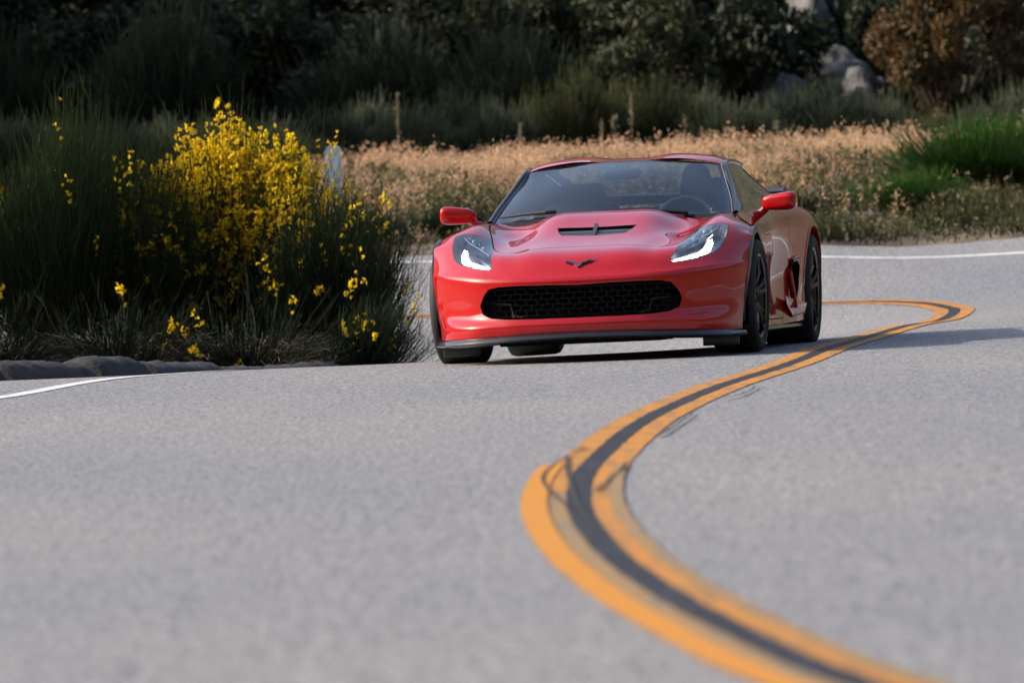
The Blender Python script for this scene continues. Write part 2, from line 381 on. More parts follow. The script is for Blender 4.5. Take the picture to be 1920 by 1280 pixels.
outer = [(9, -12), (6.8, 0), (5.6, 12), (5.0, 22), (4.6, 30), (4.9, 40), (5.6, 50), (6.7, 60), (7.4, 68), (7.2, 75), (5.8, 79.6), (3.6, 81.0), (1, 81.7), (-2, 82.0), (-6, 82.2), (-14, 82)]
inner = [(-14, 73.6), (-6, 73.1), (-2.6, 72.0), (-1.2, 69.3), (-0.9, 66.2), (-1.25, 63), (-2.2, 60.2), (-3.3, 57.8), (-4.4, 53), (-5, 46), (-5.2, 36), (-4.5, 24), (-3, 8), (-2, -12)]
outer_s, inner_s = smooth_line(outer, 160), smooth_line(inner, 160)
road_poly = np.concatenate([outer_s, inner_s])

def grid_mesh(xs, ys, zf):
    X, Y = np.meshgrid(xs, ys); Z = zf(X, Y); v = np.stack([X, Y, Z], -1).reshape(-1, 3)
    n = len(xs); i, j = np.meshgrid(np.arange(len(ys) - 1), np.arange(n - 1), indexing='ij'); a = (i * n + j).ravel()
    return v, np.stack([a, a + 1, a + n + 1, a + n], 1)
def warp(a, b, fine0, fine1, step, grow=1.18):
    t = list(np.arange(fine0, fine1 + 1e-6, step)); s = step
    while t[-1] < b: s *= grow; t.append(t[-1] + s)
    s = step
    while t[0] > a: s *= grow; t.insert(0, t[0] - s)
    return np.array(t)
gx, gy = warp(-420, 420, -14, 11, 0.5), warp(-400, 600, 40, 110, 0.5)
def terrain_z(X, Y):
    Z = ground(X, Y); p = np.stack([X.ravel(), Y.ravel()], 1)
    near = inside(road_poly, p) | (seg_dist(road_poly[::3], p) < 0.55)
    return Z - 0.05 * near.reshape(Z.shape)
v, f = grid_mesh(gx, gy, terrain_z)
veg = sstep(0, 14, np.maximum(np.maximum(v[:, 1] - 94, -v[:, 1] - 16), np.maximum(-v[:, 0] - 13, v[:, 0] - 10)))
tag(obj('ground', v, f, M['soil'], attrs={'veg': veg}), kind='structure')

# the road itself: one sheet cut to its outline
def cdt(points, loops):
    V = [tuple(p) for p in points]; E = []
    for lp in loops:
        o = len(V); V += [tuple(p) for p in lp]; E += [(o + i, o + (i + 1) % len(lp)) for i in range(len(lp))]
    r = delaunay_2d_cdt([Vector(p) for p in V], E, [], 0, 1e-7, False)
    return np.array([tuple(p) for p in r[0]]), np.array([tuple(t) for t in r[2] if len(t) == 3], dtype=int)
gxx, gyy = np.meshgrid(np.arange(-14, 9.5, 0.35), np.concatenate([np.arange(-12, 14, 1.5), np.arange(14, 83, 0.42)]))
gp = np.stack([gxx.ravel(), gyy.ravel()], 1); gp = gp[inside(road_poly, gp) & (seg_dist(road_poly, gp) > 0.12)]
p2, tri = cdt(gp, [resample(road_poly, 0.3, True)])
tri = tri[inside(road_poly, p2[tri].mean(1))]
a2 = p2[tri]; cr = np.cross(a2[:, 1] - a2[:, 0], a2[:, 2] - a2[:, 0]); tri[cr < 0] = tri[cr < 0][:, ::-1]
road = obj('road', np.column_stack([p2, ground(p2[:, 0], p2[:, 1])]), tri, M['asphalt']); tag(road, kind='structure')
rim_p = resample(road_poly, 0.3, True); zr = ground(rim_p[:, 0], rim_p[:, 1]); nrm = len(rim_p)
vv = np.concatenate([np.column_stack([rim_p, zr]), np.column_stack([rim_p, zr - .09])])
o_ = obj('road_edge', vv, np.array([(i, (i + 1) % nrm, nrm + (i + 1) % nrm, nrm + i) for i in range(nrm)]), M['asphalt'], road); tag(o_, kind='structure')

def stripe(name, line, off0, off1, m, lift=0.004, wob=0.0, seed=0, thick=None):
    """a painted strip beside a plan polyline; offsets to the line's right"""
    l = np.asarray(line); t = np.gradient(l, axis=0); t /= np.linalg.norm(t, axis=1)[:, None]
    nr = np.stack([t[:, 1], -t[:, 0]], 1); rg = np.random.default_rng(seed)
    def w_():
        k = rg.normal(0, 1, len(l)); return wob * np.convolve(k, np.ones(3) / 3, 'same')
    ks = np.linspace(0, 1, 3); cols = []
    e0, e1 = off0 + w_(), off1 + w_()
    for k in ks:
        q = l + nr * ((1 - k) * e0 + k * e1)[:, None]; cols.append(np.column_stack([q, ground(q[:, 0], q[:, 1]) + lift]))
    n = len(l); v = np.concatenate(cols)
    f = np.array([(c * n + i, (c + 1) * n + i, (c + 1) * n + i + 1, c * n + i + 1) for c in range(2) for i in range(n - 1)])
    return tag(obj(name, v, f, m, road), kind='structure')
ylr = resample(smooth_line(yl, 700), 0.12)
near_i = ylr[:, 1] < 33.5
i1 = np.argmax(ylr[:, 1] > 32.0); i2 = np.argmax(ylr[:, 1] > 35.0)
stripe('black_centre_stripe', ylr, -.040, .040, M['black_line'], 0.0055, 0.004, 1)
stripe('yellow_stripe', ylr, .040, .138, M['yellow'], 0.004, 0.003, 2)
stripe('yellow_stripe', ylr[i1:], -.138, -.040, M['yellow'], 0.004, 0.003, 3)
stripe('yellow_stripe', ylr[:i2], -.187, -.102, M['yellow_new'], 0.0075, 0.001, 4)
stripe('faded_yellow_stripe', ylr[:i2 - 8], .098, .146, M['yellow_old'], 0.0065, 0.005, 8)
stripe('faded_yellow_stripe', ylr[:i2 - 6], -.112, -.040, M['yellow_old'], 0.0025, 0.003, 5)
# edge lines
wl = [(-4.4, 8), (-4.75, 24), (-4.5, 36), (-3.9, 44)] + [tuple(on_lane(*q)[:2]) for q in ((0, 745), (120, 727), (260, 711), (400, 700))] + [(-1.15, 58.7), (-.62, 61.5), (-.4, 65), (-.6, 69), (-1.6, 71.5), (-4.2, 72.9), (-8, 73.9), (-14, 74.4)]
stripe('white_edge_line', resample(smooth_line(wl, 400), 0.2), -.065, .065, M['white_line'], .004, .003, 6)
wo = [(6.0, 12), (4.5, 26), (4.3, 34), (4.7, 44), (5.5, 55), (6.4, 65), (6.5, 73), (5.6, 77.6)] + [tuple(P(px, py, d)[:2]) for px, py, d in ((1920, 474, 78.8), (1530, 482, 79.6), (1150, 488, 80.3), (750, 492, 80.8))] + [(-6, 81.1), (-14, 81.1)]
stripe('white_edge_line', resample(smooth_line(wo, 400), 0.2), -.10, .10, M['white_line'], .004, .003, 7)
# cracks along the paint
def crack(px, wdt, seed):
    rg = np.random.default_rng(seed); q = np.array([on_lane(*p)[:2] for p in px]); q = smooth_line(q, 14)
    q[:, 0] += np.convolve(rg.normal(0, 0.005, len(q)), np.ones(3) / 3, 'same'); stripe('crack', q, -wdt / 2, wdt / 2, M['crack'], .012, wdt * .25, seed)
crack([(1232, 822), (1270, 800), (1300, 778)], .016, 11)
crack([(1355, 752), (1395, 742), (1418, 728)], .012, 12)
crack([(1098, 842), (1040, 872), (1018, 905), (1062, 952)], .009, 13)
crack([(1062, 860), (1075, 930), (1090, 965), (1120, 1000)], .012, 14)
crack([(1120, 925), (1150, 895), (1176, 870)], .012, 15)

# ================================================================== the car
YAW, ROLL = R_(8.5), R_(2.58)
_T = on_lane(1130, 673)
_ca, _sa, _cr, _sr = math.cos(YAW), math.sin(YAW), math.cos(ROLL), math.sin(ROLL)
CR = np.array([[_ca, _sa, 0], [-_sa, _ca, 0], [0, 0, 1]]) @ np.array([[_cr, 0, -_sr], [0, 1, 0], [_sr, 0, _cr]])
def l2w(p): return np.atleast_2d(p) @ CR.T + _T
def carpx(p): return project(l2w(p))
def px2car(px, py, Y):
    o = CR.T @ (np.array([0, 0, CAM_H]) - _T); dv = CR.T @ ray(px, py); return o + dv * ((Y - o[1]) / dv[1])
car = empty('sports_car')
car.matrix_world = Matrix.Translation(Vector(_T + np.array([0, 0, .006]))) @ Matrix(CR.tolist()).to_4x4()
tag(car, 'glossy red two-seat sports coupe with black wheels driving round the bend', 'car')

class Surf:
    def __init__(s, ctrl, vk, uk): s.c = np.asarray(ctrl, float); s.vk = np.asarray(vk, float); s.uk = np.asarray(uk, float)
    def __call__(s, uv):
        uv = np.atleast_2d(uv); Wu = spline_weights(s.uk, uv[:, 0]); Wv = spline_weights(s.vk, uv[:, 1])
        return np.einsum('pi,pj,ijk->pk', Wv, Wu, s.c)
    def normal(s, uv, e=2e-3):
        uv = np.atleast_2d(uv); a = np.array([e, 0]); b = np.array([0, e])
        lo = np.array([s.uk[0], s.vk[0]]); hi = np.array([s.uk[-1], s.vk[-1]]); c = lambda q: np.clip(q, lo, hi)
        n = np.cross(s(c(uv + a)) - s(c(uv - a)), s(c(uv + b)) - s(c(uv - b)))
        return n / (np.linalg.norm(n, axis=1)[:, None] + 1e-12)
    def find(s, fn, target, n=70, sub=None):
        """(u, v) whose image under fn (3-D points -> 2-D) comes nearest the 2-D targets"""
        us, vs_ = np.linspace(s.uk[0], s.uk[-1], n * 2), np.linspace(s.vk[0], s.vk[-1], n)
        if sub: us, vs_ = np.linspace(*sub[0], n * 2), np.linspace(*sub[1], n)
        U, V = np.meshgrid(us, vs_); uv = np.stack([U.ravel(), V.ravel()], 1); im = fn(s(uv)); out = []
        for t in np.atleast_2d(target):
            q = uv[np.argmin(((im - t) ** 2).sum(1))].copy()
            for _ in range(8):
                e = 1e-3; f0 = fn(s(q))[0]; J = np.stack([(fn(s(q + [e, 0]))[0] - fn(s(q - [e, 0]))[0]), (fn(s(q + [0, e]))[0] - fn(s(q - [0, e]))[0])], 1) / (2 * e)
                st = np.linalg.lstsq(J, t - f0, rcond=1e-3)[0]; nn = np.linalg.norm(st)
                q = q + st * min(1, .04 / (nn + 1e-12))
                q = np.clip(q, [s.uk[0], s.vk[0]], [s.uk[-1], s.vk[-1]])
            out.append(q)
        return np.array(out)
def trim(surf, du, dv, polys, flip=False):
    """cuts a surface along closed (u, v) outlines -> {name: (verts, tris, normals)}; first outline that holds a face wins"""
    us = np.linspace(surf.uk[0], surf.uk[-1], int(round((surf.uk[-1] - surf.uk[0]) / du)) + 1)
    vs_ = np.linspace(surf.vk[0], surf.vk[-1], int(round((surf.vk[-1] - surf.vk[0]) / dv)) + 1)
    U, V = np.meshgrid(us, vs_); g = np.stack([U.ravel(), V.ravel()], 1)
    edge = (g[:, 0] == us[0]) | (g[:, 0] == us[-1]) | (g[:, 1] == vs_[0]) | (g[:, 1] == vs_[-1])
    keep = np.ones(len(g), bool)
    for _, p in polys: keep &= (seg_dist(p, g) > 0.35 * min(du, dv)) | edge
    pts, tr = cdt(g[keep], [p for _, p in polys])
    a = pts[tr]; c = np.cross(a[:, 1] - a[:, 0], a[:, 2] - a[:, 0]); tr = tr[np.abs(c) > 1e-12]; c = c[np.abs(c) > 1e-12]
    tr[c < 0] = tr[c < 0][:, ::-1]
    cen = pts[tr].mean(1); who = np.full(len(tr), -1)
    for k, (_, p) in reversed(list(enumerate(polys))): who[inside(p, cen)] = k
    p3, n3 = surf(pts), surf.normal(pts)
    if flip: tr = tr[:, ::-1]; n3 = -n3
    out = {}
    for k in range(-1, len(polys)):
        t = tr[who == k]
        if not len(t): continue
        idx, inv = np.unique(t, return_inverse=True)
        nm = 'main' if k < 0 else polys[k][0]
        q = (p3[idx], inv.reshape(-1, 3), n3[idx])
        if nm in out:
            o = out[nm]; q = (np.concatenate([o[0], q[0]]), np.concatenate([o[1], q[1] + len(o[0])]), np.concatenate([o[2], q[2]]))
        out[nm] = q
    return out
def piece(name, q, m, parent, push=0.0, mirror=False):
    v, f, n = q; v = v + n * push
    if mirror: v = v * [-1, 1, 1]; n = n * [-1, 1, 1]; f = f[:, ::-1]
    return obj(name, v, f, m, parent, normals=n)
def wall(mb, surf, poly, vec, inset=0.0):
    """a turned-in lip along a cut edge"""
    p = surf(poly); c = p.mean(0); q = p + np.asarray(vec) + (c - p) * inset; n = len(p)
    mb.add(np.concatenate([p, q]), [(i, (i + 1) % n, n + (i + 1) % n, n + i) for i in range(n)])

# ---- front end: bumper, hood and front wings as one surface; columns from the centre outwards, rows from the lip up to the windscreen
CX = [0, .16, .32, .46, .58, .69, .79, .87, .925]
UK = [0, .16, .32, .46, .58, .69, .80, .93, 1.06]
rows = [  # Y and Z of each column
 ([-.925, -.92, -.90, -.867, -.822, -.757, -.665, -.54, -.395], [.155, .153, .15, .145, .14, .136, .133, .131, .13]),
 ([-.935, -.93, -.91, -.877, -.835, -.772, -.675, -.545, -.39], [.208, .208, .206, .205, .206, .208, .210, .21, .21]),
 ([-.915, -.91, -.892, -.855, -.795, -.71, -.612, -.505, -.378], [.252, .252, .250, .248, .246, .250, .258, .268, .28]),
 ([-.903, -.898, -.877, -.836, -.775, -.69, -.588, -.485, -.37], [.34, .34, .34, .342, .345, .35, .352, .355, .355]),
 ([-.905, -.90, -.879, -.838, -.777, -.69, -.588, -.476, -.355], [.432, .432, .434, .437, .442, .448, .452, .452, .448]),
 ([-.903, -.898, -.877, -.834, -.772, -.684, -.582, -.468, -.340], [.462, .462, .464, .470, .478, .487, .495, .499, .496]),
 ([-.80, -.795, -.775, -.73, -.66, -.56, -.455, -.345, -.255], [.55, .55, .55, .553, .56, .572, .587, .60, .60]),
 ([-.55, -.55, -.54, -.50, -.425, -.33, -.25, -.18, -.14], [.638, .638, .634, .626, .647, .695, .715, .695, .675]),
 ([-.20, -.20, -.20, -.17, -.12, -.08, -.05, -.03, 0], [.700, .702, .692, .672, .706, .767, .760, .728, .70]),
 ([.08, .08, .08, .09, .10, .12, .13, .13, .13], [.772, .774, .758, .706, .735, .791, .768, .722, .676]),
 ([.27, .27, .28, .29, .31, .34, .33, .29, .25], [.822, .824, .808, .750, .762, .797, .762, .685, .603]),
 ([.40, .40, .43, .48, .53, .60, .57, .48, .365], [.842, .842, .828, .783, .780, .799, .755, .60, .36]),
]
rows.insert(6, ([y + .024 for y in rows[5][0][:-1]] + [rows[5][0][-1] + .02], [z + .021 for z in rows[5][1]]))
EDGE = {8: .626, 9: .684, 10: .728, 11: .776, 12: .802}      # the shoulder of the hood bulge
CX.insert(3, .39); UK.insert(3, .39); _r = []
for k, (a, b) in enumerate(rows):
    _r.append((a[:3] + [(a[2] + a[3]) / 2 - (.004 if k < 7 else 0)] + a[3:], b[:3] + [EDGE.get(k, (b[2] + b[3]) / 2)] + b[3:]))
rows = _r
XO = [.862, .868, .878, .892, .905, .912, .914, .918, .918, .916, .916, .916, .916]
ctrl = []
for (Ys, Zs), xo in zip(rows, XO):
    h = [(x if i < 6 else .58 + (x - .58) * (xo - .58) / (.925 - .58), y, z) for i, (x, y, z) in enumerate(zip(CX, Ys, Zs))]
    ctrl.append([(-x, y, z) for x, y, z in h[:0:-1]] + h)
VK = [0, .045, .10, .19, .282, .312, .343, .435, .70, 1.05, 1.33, 1.54, 1.68]
front = Surf(ctrl, VK, [-u for u in UK[:0:-1]] + UK)
def fpx(pts, step=.012, smooth=0, closed=True, sub=None):
    pts = np.asarray(pts, float)
    if smooth: pts = smooth_line(pts, smooth, closed)
    uv = front.find(carpx, pts, sub=sub); return resample(uv, step, closed)
mir = lambda p: (np.asarray(p) * [-1, 1])[::-1]
HEAD_PX = [(1256, 488), (1266, 472), (1279, 456), (1306, 433), (1335, 422), (1352, 419.5), (1367, 424), (1363, 445), (1351, 466), (1338, 476), (1312, 484), (1262, 493)]
HS = ((.45, .95), (.38, .85))
head_r = fpx(HEAD_PX, sub=HS); head_l = mir(head_r)
GR = [(1088, 536), (1140, 531.5), (1190, 528.5), (1236, 527), (1258, 530), (1270, 542), (1279, 560), (1274, 576), (1256, 585), (1225, 589.5), (1160, 594), (1088, 597)]
gr = front.find(carpx, GR, sub=((-.05, .8), (.05, .33))); gr[0, 0] = gr[-1, 0] = 0
grille_uv = resample(np.concatenate([gr, mir(gr)[1:-1]]), .012, True)
hd = np.array([[0, .735], [.10, .735], [.25, .725], [.36, .70], [.44, .69], [.505, .72], [.545, .80], [.585, 1.0], [.635, 1.3], [.66, 1.55], [.662, 1.679]])
hd = np.concatenate([smooth_line(hd, 60)]); hd[0, 0] = 0; hd[-1, 1] = 1.679
hood_uv = resample(np.concatenate([hd, mir(hd)[:-1]]), .02, True)
# the shut line: a narrow band round the hood
def offset_uv(p, d):
    t = np.gradient(p, axis=0); t /= np.linalg.norm(t, axis=1)[:, None]; return p + np.stack([t[:, 1], -t[:, 0]], 1) * d
ho = resample(np.concatenate([mir(hd), hd[1:]]), .02)
gap_uv = np.concatenate([offset_uv(ho, .0042), offset_uv(ho, -.0042)[::-1]])
gap_uv[:, 1] = np.minimum(gap_uv[:, 1], 1.6795)
VENT = [(1105, 428), (1150, 426), (1194, 423.5), (1182, 433), (1171, 439), (1137, 442), (1105, 444)]
vt = front.find(carpx, VENT, sub=((-.02, .45), (.9, 1.6))); vt[0, 0] = vt[-1, 0] = 0
vent_uv = resample(np.concatenate([vt, mir(vt)[1:-1]]), .012, True)
ft = trim(front, .02, .02, [('grille', grille_uv), ('head_r', head_r), ('head_l', head_l), ('vent', vent_uv), ('gap', gap_uv), ('hood', hood_uv)])
bumper = piece('front_bumper', ft['main'], M['paint'], car)
hood = piece('hood', ft['hood'], M['paint'], car)
piece('shut_line', ft['gap'], M['dark'], hood, push=-.006)

# ---- grille
gm = MB(); wall(gm, front, grille_uv, (0, .135, 0), .03)
gs = obj('grille_surround', gm.v, gm.f, M['black_gloss'], bumper)
g3 = front(grille_uv); back = g3 + [0, .135, 0]; cg = back.mean(0)
grille = obj('grille', np.concatenate([back, [[0, cg[1] - .06, cg[2]]]]), [(i, (i + 1) % len(back), len(back)) for i in range(len(back))], M['dark'], car, smooth=False)
def grille_y(x): return np.interp(abs(x), [0, .16, .32, .46, .58, .62], [-.905, -.90, -.88, -.84, -.785, -.76]) + .085
bar = []
gz0, gz1 = g3[:, 2].min(), g3[:, 2].max()
def span_at(z):
    n = len(g3); xs = []
    for i in range(n):
        a, b = g3[i], g3[(i + 1) % n]
        if (a[2] - z) * (b[2] - z) < 0: xs.append(a[0] + (b[0] - a[0]) * (z - a[2]) / (b[2] - a[2]))
    return max(abs(q) for q in xs) - .005 if xs else 0
zs = np.linspace(gz0 + .02, gz1 - .018, 6)
for z in zs:
    hw = span_at(z)
    if hw < .1: continue
    mb = MB(); xx = np.linspace(-hw, hw, 25)
    mb.tube([(x, grille_y(x), z) for x in xx], .0042, 6); mb.build('grille_bar', M['grille'], grille)
fin = MB(); fin.box((0, 0, 0), (.006, .03, (zs[1] - zs[0]) * 1.06), Matrix.Rotation(R_(28), 3, 'Y')); finm = fin.build('grille_fin', M['grille'], grille); first = True
for r_ in range(5):
    z = (zs[r_] + zs[r_ + 1]) / 2; hw = span_at(z) - .03
    for k in range(-9, 10):
        x = k * .062 + (.031 if r_ % 2 else 0)
        if abs(x) > hw: continue
        o = finm if first else finm.copy()
        if not first: COL.objects.link(o); o.parent = grille
        first = False; o.location = (x, grille_y(x) + .004, z); o.scale = (1 if r_ % 2 else -1, 1, 1)
for s in (-1, 1):     # the brake ducts in the grille's corners
    mb = MB(); x0, x1 = .40, .548
    mb.box((s * .47, grille_y(.47) + .02, gz0 + .055), (.15, .03, .075)); mb.build('duct_mouth', M['dark'], grille)
    mb = MB(); mb.tube([(s * .385, grille_y(.385) - .012, gz0 + .012), (s * .40, grille_y(.4) - .005, gz0 + .09), (s * .56, grille_y(.55) + .0, gz0 + .10)], .006, 6); mb.build('duct_frame', M['black'], grille)
    mb = MB(); mb.tube([(s * .335, grille_y(.33) - .015, gz0 + .012), (s * .40, grille_y(.39) - .018, gz0 + .03)], .004, 6); mb.build('duct_edge', M['trim'], grille)

# ---- hood vent insert
vm = MB(); wall(vm, front, vent_uv, (0, .03, -.045), .02); vent = obj('hood_vent', vm.v, vm.f, M['black'], car)
v3 = front(vent_uv) + [0, .03, -.045]
obj('vent_floor', np.concatenate([v3, [v3.mean(0)]]), [(i, (i + 1) % len(v3), len(v3)) for i in range(len(v3))], M['dark'], vent, smooth=False)
vc = front(vent_uv)
for k, t in enumerate((.3, .62)):
    y = vc[:, 1].min() * (1 - t) + vc[:, 1].max() * t; mb = MB()
    hw = .24 + .06 * t; zc = vc[:, 2].min() * (1 - t) + vc[:, 2].max() * t - .012
    mb.box((0, y, zc), (hw * 2, .045, .007), Matrix.Rotation(R_(18), 3, 'X')); mb.build('vent_slat', M['trim'], vent)
mb = MB(); mb.box((0, (vc[:, 1].min() + vc[:, 1].max()) / 2, vc[:, 2].mean() - .004), (.022, .2, .016), Matrix.Rotation(R_(22), 3, 'X')); mb.build('vent_bridge', M['trim'], vent)

# ---- headlights
def lamp_uv(px): return front.find(carpx, np.asarray(px, float), sub=HS)
def fill(poly3):
    n = len(poly3); c = np.mean(poly3, 0); return np.concatenate([poly3, [c]]), [(i, (i + 1) % n, n) for i in range(n)]
DRL = [(1259, 487), (1285, 480), (1311, 471.5), (1320, 464), (1328, 450), (1336, 447), (1338, 456), (1333, 470), (1325, 477), (1308, 482), (1285, 487), (1262, 492)]
drl = resample(lamp_uv(DRL), .008, True)
PRJ = [(1280, 459), (1306, 436), (1334, 425), (1345, 422), (1338, 430), (1318, 447), (1294, 457)]
prj = resample(lamp_uv(PRJ), .008, True)
lampt = trim(front, .015, .015, [('drl', drl), ('prj', prj), ('head', head_r)])
for s in (1, -1):
    mi = s < 0; uv = head_r; n3 = front.normal(uv)
    hl_ = empty('headlight'); hl_.parent = car; tag(hl_, 'clear headlight with a glowing white daytime strip')
    mb = MB(); p = front(uv); q = p - n3 * .055; c = q.mean(0); q = q + (c - q) * .10; n = len(p)
    mb.add(np.concatenate([p, q]), [(i, (i + 1) % n, n + (i + 1) % n, n + i) for i in range(n)])
    vv, ff = fill(q); mb.add(vv, ff)
    V = np.array(mb.v) * [s, 1, 1]; obj('lamp_bowl', V, mb.f, M['lamp_inside'], hl_, smooth=False)
    piece('lamp_lens', ft['head_r'] if s > 0 else ft['head_l'], M['lens'], hl_, push=.001)
    a = lampt['drl']; piece('daytime_strip', (a[0] - a[2] * .012, a[1], a[2]), M['lamp_white'], hl_, mirror=mi)
    a = lampt['prj']; piece('lamp_divider', (a[0] - a[2] * .030, a[1], a[2]), M['black_gloss'], hl_, mirror=mi)
    for px_ in ((1300, 445, .020), (1322, 432, .024)):
        c = front(lamp_uv([px_[:2]]))[0] - front.normal(lamp_uv([px_[:2]]))[0] * .024
        mb = MB(); mb.ellipsoid((c[0] * s, c[1], c[2]), (px_[2], px_[2] * .8, px_[2]), 20, 12); mb.build('projector', M['projector'], hl_)
    e = np.concatenate([p + n3 * .0012, front(uv + (uv.mean(0) - uv) * .03) + n3 * .0012]) * [s, 1, 1]
    obj('lamp_edge', e, [(i, (i + 1) % n, n + (i + 1) % n, n + i) for i in range(n)], M['black_gloss'], hl_)
    ch = lamp_uv([(1278, 462), (1304, 449), (1330, 436), (1347, 424)]); q = front(ch) - front.normal(ch) * .010
    mb = MB(); mb.tube(q * [s, 1, 1], .0028, 6); mb.build('lamp_trim', M['chrome'], hl_)

# ---- emblem: crossed flags
eu = front.find(carpx, [(1080, 496)], sub=((-.1, .1), (.35, .55))); ec = front([[0, eu[0, 1]]])[0]; en = front.normal([[0, eu[0, 1]]])[0]
ez = Vector(en); ex = Vector((1, 0, 0)); ey = ez.cross(ex); em = Matrix((ex, ey, ez)).transposed()
emb = empty('emblem'); emb.parent = car; tag(emb, 'small crossed-flags badge in chrome and black')
def flat(name, pts, t, m, lift=.002):
    mb = MB(); n = len(pts); vv = [em @ Vector((a, b, z)) + Vector(ec) for z in (lift, lift + t) for a, b in pts]
    mb.add(vv, [tuple(range(n))[::-1], tuple(range(n, 2 * n))] + [(i, (i + 1) % n, n + (i + 1) % n, n + i) for i in range(n)]); return mb.build(name, m, emb, smooth=False)
flat('flag', [(-.004, -.036), (.006, -.028), (-.020, .008), (-.050, .014), (-.082, .034), (-.076, .008), (-.045, -.006), (-.028, -.010)], .006, M['badge'])
flat('flag', [(.004, -.036), (-.006, -.028), (.016, .004), (.050, .016), (.082, .034), (.078, .012), (.045, -.004), (.024, -.014)], .006, M['badge'], .003)
for q in range(4): flat('check', [(-.070 + q * .013, .018 - q * .006), (-.062 + q * .013, .014 - q * .006), (-.064 + q * .013, .004 - q * .005), (-.072 + q * .013, .008 - q * .005)], .002, M['black_gloss'], .0085)
flat('flag_field', [(.016, -.016), (.022, -.004), (.05, .010), (.070, .020), (.066, .010), (.044, .0)], .002, M['black_gloss'], .0095)

# ---- splitter, air dam, tyre deflectors
lip = front(np.column_stack([np.linspace(front.uk[0], front.uk[-1], 61), np.zeros(61)]))
cc = np.array([0, .15, 0]); dirn = (lip - cc) * [1, 1, 0]; dirn /= np.linalg.norm(dirn, axis=1)[:, None]
prof = [(.012, .012), (.032, -.004), (.040, -.018), (.026, -.028), (-.03, -.036), (-.10, -.036), (-.10, .012)]
loops = [lip + dirn * a + [0, 0, b] for a, b in prof]; n = len(lip); K = len(prof)
vv = np.concatenate(loops); ff = [(k * n + i, k * n + i + 1, ((k + 1) % K) * n + i + 1, ((k + 1) % K) * n + i) for k in range(K) for i in range(n - 1)]
ff += [tuple(k * n for k in range(K)), tuple(k * n + n - 1 for k in range(K))[::-1]]
mb = MB(); mb.add(vv, ff); mb.build('front_splitter', M['black_gloss'], car, angle=50)
mb = MB(); mb.box((0, -.60, .112), (.92, .55, .03)); mb.build('air_dam', M['dark'], car, bevel=.006)
for s in (-1, 1):
    mb = MB(); mb.box((s * .745, -.44, .082), (.21, .03, .066), Matrix.Rotation(R_(-8 * s), 3, 'Z')); mb.build('tyre_deflector', M['trim'], car, bevel=.006)

# ---- sides: doors and rear wings
SY = [.38, .60, .85, 1.2, 1.6, 1.95, 2.3, 2.65, 3.0, 3.4]
def lev(x, z): return list(zip(x, SY, z))
side_rows = [
 lev([.80, .735, .745, .748, .74, .75, .765, .765, .745, .70], [.755, .795, .80, .815, .83, .845, .85, .85, .84, .82]),
 lev([.865, .835, .828, .822, .822, .845, .872, .888, .88, .83], [.70, .735, .735, .745, .755, .775, .795, .80, .785, .76]),
 lev([.905, .878, .855, .838, .835, .868, .912, .938, .925, .86], [.60, .60, .60, .61, .62, .64, .66, .675, .655, .63]),
 lev([.905, .865, .828, .806, .804, .85, .915, .948, .93, .865], [.44, .43, .43, .43, .43, .45, .48, .50, .49, .48]),
 lev([.90, .855, .825, .812, .812, .848, .905, .935, .915, .85], [.28, .27, .27, .27, .27, .28, .30, .31, .31, .33]),
 lev([.895, .86, .845, .842, .842, .86, .895, .91, .89, .82], [.135, .135, .135, .135, .135, .14, .15, .17, .19, .22]),
]
side = Surf(side_rows, [0, .11, .25, .43, .59, .73], [0, .23, .48, .83, 1.23, 1.58, 1.93, 2.28, 2.63, 3.03])
yz = lambda p: np.atleast_2d(p)[:, 1:]
RA = (2.65, .335, .378)
a_ = np.linspace(R_(-28), R_(208), 60); arc = np.stack([RA[0] + RA[2] * np.cos(a_), RA[1] + RA[2] * np.sin(a_)], 1)
arch = side.find(yz, arc[(arc[:, 1] > .17)], sub=((1.5, 2.9), (0, .73)))
arch = np.concatenate([[[arch[0, 0], .7299]], arch, [[arch[-1, 0], .7299]]]); arch_uv = resample(arch, .02, True)
INT = [(1.98, .50), (2.12, .52), (2.20, .47), (2.17, .33), (2.10, .22), (2.03, .20), (2.0, .30), (1.96, .40)]
int_uv = resample(side.find(yz, INT, sub=((1.3, 2.1), (0, .73))), .015, True)
DOOR = [(.86, .79), (.84, .60), (.86, .22), (.95, .17), (1.75, .17), (1.93, .30), (1.97, .60), (1.95, .83)]
dr = side.find(yz, DOOR, sub=((.2, 1.9), (0, .73))); dr[0, 1] = dr[-1, 1] = .0005
door_uv = resample(dr, .02, True)
dgap = resample(dr, .02); gap2 = np.concatenate([offset_uv(dgap, .003), offset_uv(dgap, -.003)[::-1]]); gap2[:, 1] = np.maximum(gap2[:, 1], .0003)
st_ = trim(side, .025, .02, [('arch', arch_uv), ('intake', int_uv), ('gap', gap2), ('door', door_uv)], flip=True)
